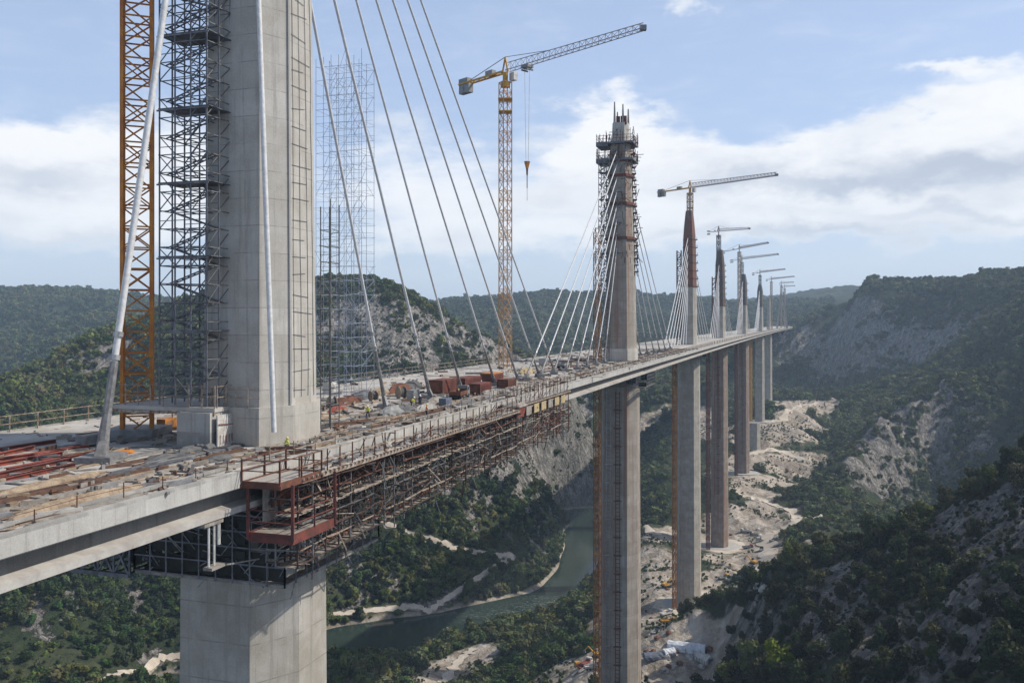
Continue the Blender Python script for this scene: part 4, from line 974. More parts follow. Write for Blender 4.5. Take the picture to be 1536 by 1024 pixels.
# pale tall tower behind the cables
oc = at(474, 100, 150); scaffold('scaffold_tower', 'pale wiry scaffold tower against the sky behind the first cables', (oc.x, oc.y, 0), n0, t0, 8.6, 4.5, 6, 1, 0, 57, 2.4, 0, 'scafpale', None, .06, group='scaffold towers', stairs=False, jit=.12, braces=.35)
oc = at(481, 560, 112); scaffold('scaffold_tower', 'narrow grey scaffold against the right edge of the near pylon', (oc.x, oc.y, 0), n0, t0, 1.4, 2.2, 1, 1, 0, 27, 2.0, 0, 'scaf', None, .11, group='scaffold towers', stairs=False, jit=.08, braces=0)
oc = at(898, 400, 296); t1, n1 = frame(300)
scaffold('scaffold_tower', 'grey scaffold up the left side of the second pylon', (oc.x, oc.y, 0), n1, t1, 3.6, 4, 2, 1, 0, 67, 2.4, 9, 'scaf', None, .19, group='scaffold towers', stairs=True, jit=.06, pm='darksteel')
oc = at(1015, 450, 505); scaffold('scaffold_tower', 'rusty scaffold mast left of the rust red topped pylon', (oc.x, oc.y, 0), n1, t1, 2.4, 2.4, 1, 1, 0, 52, 2.6, 12, 'rust', None, .30, group='scaffold towers', stairs=True, pm='darksteel')
oc = at(1068, 450, 676); scaffold('scaffold_tower', 'dark scaffold frame left of the brown topped pylon', (oc.x, oc.y, 0), n1, t1, 3.0, 3, 1, 1, 0, 45, 3.5, 15, 'rust', None, .42, group='scaffold towers', stairs=False, pm='darksteel')
M['ochredark'] = mat('rusty_orange_paint', (.34, .15, .035), .7, 0, .2, .3, (.20, .085, .035), ((.12, .06, .03), .8, .55, .7, .4))
# hoist masts on the piers and pylons
def hoist(px, Y, z0, z1, w, m, label, leg, br): 
    p = at(px, 500, Y); p.z = z0; return mast_thing('hoist_mast', label, 'hoist mast', p, z1, w, .3, leg, br, w*1.4, m, group='hoist masts climbing the piers')
gz = lambda px, Y: float(H(np.array([(px-768)/F*Y]), np.array([float(Y)]))[0])-1
hoist(896, 291, gz(896, 291), -4, 1.9, 'ochredark', 'orange hoist mast up the left side of the second pier below the deck', .24, .13)
hoist(896, 293, 0, 44, 1.9, 'ochredark', 'orange hoist mast left of the second pylon above the deck', .24, .13)
hoist(1012, 490, gz(1012, 490), -4, 1.9, 'ochredark', 'orange hoist mast up the left side of the clean pale pier', .34, .2)
hoist(1062, 668, gz(1062, 668), -4, 2.0, 'red', 'dark red hoist mast up the left side of the reddish pier', .42, .26)
hoist(1104, 868, gz(1104, 868), -4, 1.8, 'rust', 'brown hoist mast up the left side of the brown-faced pier', .6, .45)
hoist(1126, 1010, gz(1126, 1010), -10, 2.4, 'yellow', 'yellow hoist mast behind the brown-faced pier', .6, .45)
# rusty climbing ladders fixed on the shaded faces
def ladder(i, a, b, z0, z1, m, label):
    t, n = frame(PIER_Y[i]); X, Y = PIER_X[i], PIER_Y[i]; r0 = empty('climbing_ladder', Vector((X, Y, z1))+n*b-t*9); tag(r0, label, 'ladder', 'ladders fixed on pier faces')
    def pt(bb, z): s = (1-.0009*z)*PSC[i]; return Vector((X, Y, z))-t*(8*s+.35)+n*bb*s
    for q in (-.75, .75):
        mb = MB(); mb.bar(pt(b+q, z1), pt(b+q, z0), .2); under(mb, 'stringer', M[m], r0)
    mb = MB()
    for z in np.arange(z1, z0, 1.3): mb.bar(pt(b-.75, z), pt(b+.75, z), .14); 
    for z in np.arange(z1, z0, 6): mb.box(pt(b, z), (2.6, .5, .3))
    under(mb, 'rung', M[m], r0)
ladder(1, -8, .5, -10, -112, 'rust', 'rust brown ladder down the shaded face of the second pier')
ladder(1, -8, -3.0, -10, -112, 'steel', 'grey ladder near the left edge of the second pier')
ladder(3, -8, -1, -8, -118, 'red', 'red ladder down the reddish pier')
ladder(4, -8, -.5, -8, -118, 'red', 'red ladder down the brown-faced pier')
# ------------------------------------------------------------------ working platforms, hanging scaffolds, railings
Z1 = Vector((0, 0, 1))
def Rf(Y):
    t, n = frame(Y); return Matrix(((t.x, n.x, 0), (t.y, n.y, 0), (0, 0, 1)))
def railing(name, label, pts, h, step, m, w=.09, group=None, rails=(.5, 1.0), parent=None, base=None, jit=.0, mast_m=None):
    """posts and rails along a run of points"""
    pts = [Vector(p) for p in pts]
    r0 = parent or empty(name, pts[0])
    if parent is None: tag(r0, label, 'railing', group)
    mb = MB()
    for f in rails: mb.path([p+Z1*h*f+Vector((0, 0, random.gauss(0, jit))) for p in pts], w*.8, 5)
    under(mb, 'rail', M[m], r0)
    for a, b in zip(pts[:-1], pts[1:]):
        n = max(1, int((b-a).length/step))
        for k in range(n):
            p = a.lerp(b, k/n)+Vector((random.gauss(0, jit), random.gauss(0, jit), 0)); mb = MB(); mb.bar(p, p+Z1*(h*1.04+abs(random.gauss(0, jit*2))), w*1.1, 4); under(mb, 'post', M[mast_m or m], r0)
    return r0
# platform and block at the near pylon
tt, nn_ = frame(97)
A0 = at(322, 612, 94.6); A0.z = 4.3; A1 = at(170, 607, 98.6); A1.z = 4.3
lat = (A1-A0); lat.z = 0; latn = lat.normalized(); bk = Vector((-latn.y, latn.x, 0)); bk = bk if bk.y > 0 else -bk
r0 = empty('work_platform', A0); tag(r0, 'concrete work platform with railings on the left of the near pylon', 'platform')
mb = MB(); q = [A0, A0+lat, A0+lat+bk*9, A0+bk*9]; mb.loft([[p-Z1*.45 for p in q], [p.copy() for p in q]]); under(mb, 'floor_slab', M['deck'], r0)
mb = MB(); 
for f in np.linspace(.03, .97, 12): mb.box(A0+lat*f+bk*.2-Z1*.62, (.18, 1.0, .3))
mb.bar(A0-Z1*.62, A0+lat-Z1*.62, .28); under(mb, 'edge_beam', M['rail'], r0)
railing('', '', [A0+Z1*.01, A0+lat+Z1*.01], 2.3, 1.5, 'rail', .11, parent=r0, rails=(.48, .98)); railing('', '', [A0+bk*.4, A0+bk*8.5], 2.3, 1.5, 'rail', .11, parent=r0, rails=(.48, .98))
q1 = [Vector((PYX[0], PYY[0], 4.21))+frame(100)[0]*a*1.1+frame(100)[1]*b*1.1 for a, b in ((-6, -2), (-6, 3.5), (-2.5, 5.4), (3, 5.4))]
railing('guard_rail_plinth', 'short rusty railing on the ledge round the foot of the near pylon', q1[:2], 2.1, 1.4, 'rail', .1)
blk = A0+lat*.17+bk*1.2
r0 = empty('concrete_block', (blk.x, blk.y, 0)); tag(r0, 'white-stained concrete block carrying the platform of the near pylon', 'concrete block')
R = Matrix(((latn.x, bk.x, 0), (latn.y, bk.y, 0), (0, 0, 1)))
mb = MB(); mb.box(blk+Z1*(1.92-blk.z), (4.2, 3.6, 3.8), R); under(mb, 'block', M['edge'], r0)
mb = MB(); mb.box(A0+bk*1.2+Z1*(1.86-4.3)-latn*.35, (.16, 2.6, 3.4), R); under(mb, 'side_panel', M['white'], r0)
mb = MB()
for k in range(5): mb.bar(A0+bk*(.3+.5*k)-latn*.55+Z1*(-2.9), A0+bk*(.3+.5*k)-latn*.55-Z1*(3.9-.05*k), .06)
mb.bar(A0-latn*.55-Z1*1.7, A0+bk*2.6-latn*.55-Z1*1.9, .08); under(mb, 'rebar_mesh', M['redbright'], r0)

def hang_scaffold(label, Y0, Y1, b0, b1, z0f, z1f, levels, m1, m2, dens=1.0, panel=True, walk=True, seed=1, rail_h=2.0, ystep=2.4, tube=.13, legs=True):
    """scaffold slung under the near edge: walkway, hangers, long ledgers, tangled braces"""
    rr = random.Random(seed); r0 = empty('hanging_scaffold', BP(Y0, b1, z1f(Y0))); tag(r0, label, 'scaffold', 'scaffolds slung under the deck edge')
    Ys = list(np.arange(Y0, Y1, ystep))+[Y1]
    if walk:
        mb = MB()
        for ya, yb in zip(Ys[:-1], Ys[1:]):
            for k in range(4):
                ba = b0+(b1-b0)*(k+.03)/4; bb = b0+(b1-b0)*(k+.97)/4; zz = z0f(ya)+rr.uniform(-.03, .03)
                p = [BP(ya+.02, ba, zz), BP(yb-.02, ba, zz), BP(yb-.02, bb, zz), BP(ya+.02, bb, zz)]
                mb.loft([[v-Z1*.1 for v in p], p])
        under(mb, 'walkway', M['deck'], r0)
        mb = MB()
        for ya, yb in zip(Ys[:-1], Ys[1:]): mb.bar(BP(ya, b1+.1, z0f(ya)-.22), BP(yb, b1+.1, z0f(yb)-.22), .38)
        for y in np.arange(Y0, Y1, .8): mb.box(BP(y, b1+.3, z0f(y)-.02), (.25, .3, .2))
        under(mb, 'edge_beam', M['rail'], r0)
        mb = MB()
        for y in np.arange(Y0, Y1, 1.2): mb.bar(BP(y, b0-.6, z0f(y)-.35), BP(y, b1, z0f(y)-.35), .22); mb.bar(BP(y, b0, z0f(y)-2.6), BP(y, b1-.4, z0f(y)-.4), .16)
        under(mb, 'bracket', M[m2], r0)
        railing('', '', [BP(y, b1-.05, z0f(y)) for y in Ys], rail_h, 1.9, 'rail', .11, parent=r0, jit=.02, mast_m='rust')
    if panel:
        mb = MB()
        for k, y in enumerate(Ys[:-1]):
            mb.box(BP(y+ystep/2, b0+.35, z0f(y)-1.75), (ystep*.93, .14, 2.2), Rf(y))
            if rr.random() < .75: mb.box(BP(y+ystep/2, b0+.42, z0f(y)-1.6+rr.uniform(-.3, .3)), (.2, .2, 2.8), Rf(y))
        under(mb, 'form_panel', M[m2], r0)
    if legs:
        for y in Ys:
            for b in (b0+.8, b1-.2):
                if rr.random() < .9:
                    mb = MB(); mb.bar(BP(y, b, z0f(y)), BP(y, b+rr.gauss(0, .05), z1f(y)-rr.uniform(-.3, .6)), tube*1.1); under(mb, 'hanger', M['scaf' if rr.random() < .45 else m1], r0)
    groups = {m1: MB(), 'scaf': MB(), m2: MB(), 'rail': MB()}
    for lv in range(levels):
        f = (lv+.6)/levels
        for b in (b0+.8, b1-.2) if lv % 2 else (b0+.8, (b0+b1)/2, b1+.05):
            pts = [BP(y, b+rr.gauss(0, .05), z0f(y)+(z1f(y)-z0f(y))*f+rr.gauss(0, .07)) for y in Ys]
            if len(pts) > 2:
                g = groups[rr.choice([m1, m1, 'rail', 'scaf', m2])]
                for a, c_ in zip(pts[:-1], pts[1:]):
                    if rr.random() < .82: g.bar(a, c_, tube*rr.choice((.7, .8, .95, 1.25)), cap=False)
        for y in Ys:
            z = z0f(y)+(z1f(y)-z0f(y))*f
            groups[rr.choice([m1, 'scaf'])].bar(BP(y, b0-.2, z), BP(y, b1+rr.uniform(0, .5), z+rr.gauss(0, .05)), tube*.9, cap=False)
    nb = int((Y1-Y0)*6.5*dens)
    for k in range(nb):
        y = rr.uniform(Y0, Y1-ystep); b = rr.uniform(b0+.3, b1+.2); f = rr.random(); z = z0f(y)+(z1f(y)-z0f(y))*f
        L = rr.uniform(.8, 3.0); a = rr.uniform(-1.5, 1.5)
        g = groups[rr.choice([m1, m1, 'scaf', 'scaf', 'rail', m2])]
        g.bar(BP(y, b, z), BP(y+L*math.cos(a), b+rr.uniform(-1, 1), z+L*math.sin(a)*1.1), tube*rr.uniform(.45, .9), cap=False)
    for nm, g in groups.items():
        if g.v: under(g, {'scaf': 'pale_brace', 'rail': 'ledger'}.get(nm, 'brace' if nm == m2 else 'transom'), M[nm], r0)
    # lower planked gangways
    for f in (.42, .98):
        for ya, yb in zip(Ys[:-1], Ys[1:]):
            if rr.random() < .8:
                mb = MB(); zz = z0f(ya)+(z1f(ya)-z0f(ya))*f; p = [BP(ya, b0+.9, zz), BP(yb-.05, b0+.9, zz), BP(yb-.05, b1-.6, zz), BP(ya, b1-.6, zz)]; mb.loft([[v-Z1*.08 for v in p], p]); under(mb, 'gangway', M['plankgrey'], r0)
    return r0
hang_scaffold('long rusty scaffold and walkway slung under the deck edge right of the near pier', 86, 149, 10.9, 14.3, lambda y: -.9, lambda y: -9.3+min(1.0, (y-86)*.02), 7, 'darkrust', 'rust', 1.8, seed=3)
hang_scaffold('farther red scaffold with a stepped walkway near the middle of the first span', 149.5, 182, 10.9, 13.9, lambda y: -.2, lambda y: -8.3, 6, 'rust', 'red', 1.5, seed=5, rail_h=2.6)
M['tan'] = mat('tan_panel', (.42, .33, .17), .8, 0, .2, .8, (.32, .25, .15))
# yellowish hoarding panels and the orange skip on that walkway
r0 = empty('hoarding', BP(155, 14.2, -2)); tag(r0, 'row of tan panels on the outside of the farther red scaffold', 'hoarding')
for k in range(6):
    mb = MB(); y = 155+k*4.3; mb.box(BP(y, 14.15, -1.6), (3.0, .1, 1.5), Rf(y)); under(mb, 'panel', M['tan' if k % 3 else 'plankgrey'], r0)
r0 = empty('skip', BP(151, 13.6, -.9)); tag(r0, 'orange-red skip under a grey cover on the scaffold walkway', 'skip')
mb = MB(); mb.loft([[BP(151, 13, 0)+tt*a+nn_*b+Z1*z for a, b in ((-2*s, -1.3*s), (2*s, -1.3*s), (2*s, 1.3*s), (-2*s, 1.3*s))] for s, z in ((.8, -2.3), (1.05, -.6))]); under(mb, 'body', M['redbright'], r0)
mb = MB(); mb.loft([[BP(151, 13, 0)+tt*a*s+nn_*b*s+Z1*z for a, b in ((-2, -1.4), (2, -1.4), (2.2, 0), (2, 1.4), (-2, 1.4), (-2.2, 0))] for s, z in ((1.1, -.58), (1.05, -.3), (.6, .1))]); under(mb, 'cover', M['plankgrey'], r0)
# red basket platform at the near end of the scaffold
def basket(label, Ya, Yb, ba, bb, z, h, m, floor='plankgrey', toe=.75):
    r0 = empty('basket_platform', BP(Ya, bb, z)); tag(r0, label, 'platform', None); c4 = [BP(Ya, ba, z), BP(Ya, bb, z), BP(Yb, bb, z), BP(Yb, ba, z)]
    mb = MB()
    for k in range(8):
        b0, b1 = ba+(bb-ba)*(k+.04)/8, ba+(bb-ba)*(k+.96)/8; p = [BP(Ya+.1, b0, z), BP(Ya+.1, b1, z), BP(Yb-.1, b1, z), BP(Yb-.1, b0, z)]; mb.loft([[v-Z1*.1 for v in p], p])
    under(mb, 'floor', M[floor], r0)
    for a, b in zip(c4, c4[1:]+c4[:1]):
        mb = MB(); d = (b-a).normalized(); mb.loft([[a-Z1*toe, b-Z1*toe, b-Z1*toe+d.cross(Z1)*-.16, a-Z1*toe+d.cross(Z1)*-.16], [a+Z1*.12, b+Z1*.12, b+Z1*.12+d.cross(Z1)*-.16, a+Z1*.12+d.cross(Z1)*-.16]]); under(mb, 'edge_beam', M[m], r0)
    railing('', '', [v+Z1*.1 for v in c4]+[c4[0]+Z1*.1], h, 2.6, m, .14, parent=r0, rails=(.5, 1.0))
    mb = MB()
    for v in c4: mb.bar(v-Z1*.5, v+Z1*(-.9-z), .26)
    under(mb, 'hanger', M[m], r0)
    return r0
basket('red steel basket platform hanging at the near end of the scaffold', 83.3, 90.4, 10.7, 15.3, -5.5, 2.0, 'red')
basket('small rusty railed landing above the red basket, level with the deck', 82.4, 89.2, 10.7, 14.6, -.75, 1.9, 'rust', 'deck', .5)
# plywood sheets behind the basket, in the shade
mb = MB(); mb.box(BP(86.3, 10.95, -3.2), (2.4, .1, 3.6), Rf(86)); mb.box(BP(89.2, 10.95, -3.1), (2.2, .1, 3.3), Rf(89)); o = mb.build('plywood_sheet', M['plankgrey']); tag(o, 'grey plywood sheets standing behind the red basket platform', 'plywood')
M['shade_net'] = mat('dark_shade_net', (.035, .036, .032), .95, 0, .2, .5, (.022, .023, .02))  # near-black tone: scaffold netting plus under-deck shade put into the colour
# dark scaffold round the pier heads
def head_scaffold(i, label, a0, a1, b0, b1, zt, zb, m, seed, dens=1.0):
    X, Y = PIER_X[i], PIER_Y[i]; t, n = frame(Y); rr = random.Random(seed); r0 = empty('pier_head_scaffold', (X, Y, zb)); tag(r0, label, 'scaffold', 'scaffolds round the pier heads')
    P = lambda a, b, z: Vector((X, Y, z))+t*a+n*b
    R = Matrix(((t.x, n.x, 0), (t.y, n.y, 0), (0, 0, 1)))
    mb = MB()
    for a in (a0+.9, a1-.9): mb.box(P(a, (b0+b1)/2, zb), (1.8, b1-b0, .3), R)
    for b in (b0+.75, b1-.75): mb.box(P((a0+a1)/2, b, zb), (a1-a0-3.7, 1.5, .3), R)
    under(mb, 'platform', M['plankgrey'], r0)
    mb = MB(); mb2 = MB(); mb3 = MB(); cs = [(a0, b0), (a0, b1), (a1, b1), (a1, b0)]
    for (aa, ba), (ab, bb) in zip(cs, cs[1:]+cs[:1]):
        L = math.hypot(ab-aa, bb-ba); N = int(L/2)
        for k in range(N+1):
            f = k/N; mb.bar(P(aa+(ab-aa)*f, ba+(bb-ba)*f, zb-.1), P(aa+(ab-aa)*f, ba+(bb-ba)*f, zt), .15)
        for z in np.linspace(zb+.2, zt, 6): mb2.bar(P(aa, ba, z+rr.gauss(0, .05)), P(ab, bb, z+rr.gauss(0, .05)), .14)
        for k in range(int(L*2.2*dens)):
            f = rr.random(); z = rr.uniform(zb, zt); g = rr.uniform(-.12, .12)
            (mb3 if rr.random() < .5 else mb2).bar(P(aa+(ab-aa)*f, ba+(bb-ba)*f, z), P(aa+(ab-aa)*min(1, max(0, f+g)), ba+(bb-ba)*min(1, max(0, f+g)), z+rr.uniform(-2, 2)), .09, cap=False)
    under(mb, 'upright', M[m], r0); under(mb2, 'ledger', M[m], r0); under(mb3, 'brace', M['scaf'], r0)
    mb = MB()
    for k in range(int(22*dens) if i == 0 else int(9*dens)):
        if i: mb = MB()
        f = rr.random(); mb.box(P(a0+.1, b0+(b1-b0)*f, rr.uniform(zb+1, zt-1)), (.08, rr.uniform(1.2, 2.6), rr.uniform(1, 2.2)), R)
        if i: under(mb, 'shade_screen_panel', M['shade_net'], r0)
    if i == 0:  # extra dark sheets deepen the shade on the nearest pier head
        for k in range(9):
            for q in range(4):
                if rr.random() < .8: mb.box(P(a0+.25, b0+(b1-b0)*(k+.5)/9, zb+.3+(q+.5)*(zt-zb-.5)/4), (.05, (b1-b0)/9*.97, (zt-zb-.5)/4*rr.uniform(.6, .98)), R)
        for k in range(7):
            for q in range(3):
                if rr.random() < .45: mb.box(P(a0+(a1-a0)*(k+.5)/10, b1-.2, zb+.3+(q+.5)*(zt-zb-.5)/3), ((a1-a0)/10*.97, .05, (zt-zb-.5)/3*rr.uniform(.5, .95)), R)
    if i == 0: under(mb, 'shade_screen_panel', M['shade_net'], r0)
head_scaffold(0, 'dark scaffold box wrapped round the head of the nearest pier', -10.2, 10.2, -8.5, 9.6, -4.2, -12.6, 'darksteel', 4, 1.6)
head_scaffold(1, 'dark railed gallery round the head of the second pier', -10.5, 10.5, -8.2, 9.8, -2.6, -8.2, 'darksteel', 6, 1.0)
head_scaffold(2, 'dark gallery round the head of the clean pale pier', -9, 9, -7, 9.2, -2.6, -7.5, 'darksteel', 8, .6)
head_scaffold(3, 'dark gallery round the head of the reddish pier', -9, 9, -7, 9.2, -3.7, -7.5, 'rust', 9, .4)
# lattice cross beams under the deck left of the nearest pier
r0 = empty('under_deck_truss', BP(100, -20, -8)); tag(r0, 'dark steel trusses crossing under the deck left of the nearest pier', 'truss')
for y in (90, 96, 102):
    mb = MB(); N = 12
    for z in (-4.4, -9.4, -13.0): mb.bar(BP(y, -33, z), BP(y, -8.6, z), .42)
    for k in range(N):
        b0, b1 = -33+24.4*k/N, -33+24.4*(k+1)/N
        mb.bar(BP(y, b0, -4.4), BP(y, b1, -9.4), .25); mb.bar(BP(y, b1, -4.4), BP(y, b0, -9.4), .18); mb.bar(BP(y, b0, -9.4), BP(y, b1, -13), .22); mb.bar(BP(y, b1, -9.4), BP(y, b1, -13), .2); mb.bar(BP(y, b0, -13), BP(y, b1, -9.4), .16)
    under(mb, 'truss', M['darksteel'], r0)
mb = MB()
for k in range(14):
    b = -32+1.75*k
    mb.bar(BP(90, b, -13.0), BP(102, b, -13.0), .18); mb.bar(BP(90, b, -9.4), BP(102, b+1, -9.4), .18); mb.bar(BP(90, b, -9.4), BP(96, b+1.5, -13), .14)
under(mb, 'cross_brace', M['darksteel'], r0)
# white hanger rods below the bottom flange
r0 = empty('hanger_rods', BP(77.5, 9.6, -8)); tag(r0, 'white hanger rods dangling under the girder near the nearest pier', 'hanger rods')
for k, (dy, l) in enumerate(((0, 4.0), (.7, 4.2), (1.3, 2.4))):
    mb = MB(); p = BP(79+dy, 9.9, -3.4); mb.bar(p, p-Z1*l, .2 if k < 2 else .32, 6); under(mb, 'rod', M['white'], r0)
mb = MB(); mb.box(BP(79.4, 9.9, -3.75), (2.6, .5, .3), Rf(79)); under(mb, 'cross_plate', M['plankgrey'], r0)
mb = MB(); mb.box(BP(79.7, 9.9, -7.6), (1.8, .9, .25), Rf(79)); mb.bar(BP(79.7, 9.9, -7.6), BP(86, 9.9, -8.6), .12); under(mb, 'cross_plate', M['plankgrey'], r0)

# railings on the deck
def run(Ya, Yb, b, z=0.0, st=4): return [BP(y, b, z) for y in list(np.arange(Ya, Yb, st))+[Yb]]
rg = 'railings on the deck'
railing('deck_railing', 'rusty railing along the near deck edge behind the long walkway', run(88, 149, 9.7, .01), 1.5, 2.2, 'rail', .1, rg, jit=.04)
railing('deck_railing', 'railing along the near deck edge behind the farther red scaffold', run(150, 185, 9.7, .01), 1.9, 1.7, 'rail', .11, rg, jit=.06)
railing('deck_railing', 'thin railing along the near deck edge approaching the second pylon', run(186, 292, 9.9, .01), 1.5, 2.6, 'rail', .12, rg, jit=.05)
railing('deck_railing', 'pale railing on the far deck edge left of the near pylon', run(62, 112, -34, .01), 2.0, 3.4, 'rail', .12, rg)
railing('deck_railing', 'pale railing on the far deck edge right of the near pylon', run(114, 205, -34, .01), 2.0, 3.0, 'rail', .12, rg)
railing('deck_railing', 'rusty railing on the far deck edge near the big crane', run(206, 300, -34, .01), 2.0, 3.4, 'rail', .14, rg)
railing('deck_railing', 'railing along the near deck edge right of the second pylon', run(294, 500, 9.9, .01, 10), 1.7, 5, 'rail', .18, rg)
railing('deck_railing', 'fine railing along the far part of the deck past the rust red pylon', run(505, 1400, 9.9, .01, 30), 1.8, 12, 'rail', .28, rg)
railing('deck_railing', 'low bent posts and wire along the near left deck edge', run(50, 84, 9.4, .3), .75, 5.5, 'rust', .06, rg, rails=(.9,), jit=.1)
# ------------------------------------------------------------------ near trees on the dark slope
def near_trees():
    r = np.random.default_rng(21); n = 9000
    Y = np.sqrt(r.uniform(175**2, 480**2, n)); X = (r.uniform(955, 1640, n)-768)/F*Y
    Z = H(X, Y); rk = seg_mask(X, Y, ROCKS); dt = np.maximum(seg_mask(X, Y, DIRT), road_mask(X, Y, 1)); cf = fbm(X/13, Y/13, 3, 91)
    px = 768+F*X/Y; py = HY+(CZ-Z)*F/Y
    p = np.clip(.85+1.6*(cf-.45), .1, 1)*np.clip(1-1.2*np.maximum(rk-.1, 0)*(.5+3*np.clip(.55-cf, 0, 1)), .08, 1)*np.clip(1-2*dt, 0, 1)
    ok = (r.uniform(0, 1, n) < p) & (py < 1150) & (px > 960)
    for X0, Y0, R in PADS: ok &= np.hypot(X-X0, Y-Y0) > R*.9
    X, Y, Z, py = X[ok], Y[ok], Z[ok], py[ok]
    # keep a minimum spacing
    order = r.permutation(len(X)); cell = {}; keep = []
    for i in order:
        k = (int(X[i]//4.2), int(Y[i]//4.2))
        if all((X[i]-X[j])**2+(Y[i]-Y[j])**2 > 3.4**2 for a in (-1, 0, 1) for b in (-1, 0, 1) for j in cell.get((k[0]+a, k[1]+b), ())):
            cell.setdefault(k, []).append(i); keep.append(i)
    keep = np.array(keep); X, Y, Z, py = X[keep], Y[keep], Z[keep], py[keep]
    size = 1.1+3.1*r.uniform(0, 1, len(X))**1.5; show = size/Y*(py < 1040)
    idx = np.argsort(-show); big = idx[:230]; rest = idx[230:]
    print('near trees', len(X))
    trunks = []
    for k in range(4):
        mb = MB(); trunk_geo(mb, k); me = bpy.data.meshes.new('trunk'); me.from_pydata(mb.v, [], mb.f); me.materials.append(M['bark']); trunks.append(me)
    for i in big:
        k = int(r.integers(4)); s = size[i]*1.1
        o = empty('scrub_tree', (X[i], Y[i], Z[i]-.3), r.uniform(0, 6.28)); o.scale = (s, s*r.uniform(.85, 1.15), s*r.uniform(.85, 1.25))
        tag(o, 'small dark green scrub tree on the shaded slope at lower right', 'tree', 'scrub trees on the near shaded slope')
        for nm, me in (('trunk', trunks[k]), ('crown', NEARP[k])):
            q = bpy.data.objects.new(nm, me); COL.objects.link(q); q.parent = o
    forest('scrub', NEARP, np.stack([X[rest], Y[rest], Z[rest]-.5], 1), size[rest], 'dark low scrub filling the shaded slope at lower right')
    n2 = 7000; Y = np.sqrt(r.uniform(175**2, 470**2, n2)); X = (r.uniform(1000, 1640, n2)-768)/F*Y; Z = H(X, Y); dt = np.maximum(seg_mask(X, Y, DIRT), road_mask(X, Y, 1))
    ok = (dt < .15) & (Z > WATER+30) & (fbm(X/8, Y/8, 3, 12) > .42); 
    for X0, Y0, R in PADS: ok &= np.hypot(X-X0, Y-Y0) > R
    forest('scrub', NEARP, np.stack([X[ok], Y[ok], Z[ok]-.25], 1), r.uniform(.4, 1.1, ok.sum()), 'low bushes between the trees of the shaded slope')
    bright = [crown_mesh('bright_crown_%d' % i, M['leafbright'], 400+i, 10, 1500, .10, h=.95, spread=.62) for i in range(2)]
    for (px, py, s, lab) in ((1128, 1008, 6.6, 'bright yellow-green leafy tree at the foot of the dark slope'), (1170, 1012, 6.0, 'second yellow-green tree just right of the brightest one'), (1092, 1022, 4.4, 'small yellow-green tree by the earth cutting')):
        p = hit(px, py); o = empty('leafy_tree', (p.x, p.y, p.z-.4), px); o.scale = (s, s, s*1.15); tag(o, lab, 'tree', 'yellow-green trees')
        for nm, me in (('trunk', trunks[0]), ('crown', bright[int(px) % 2])):
            q = bpy.data.objects.new(nm, me); COL.objects.link(q); q.parent = o
near_trees()
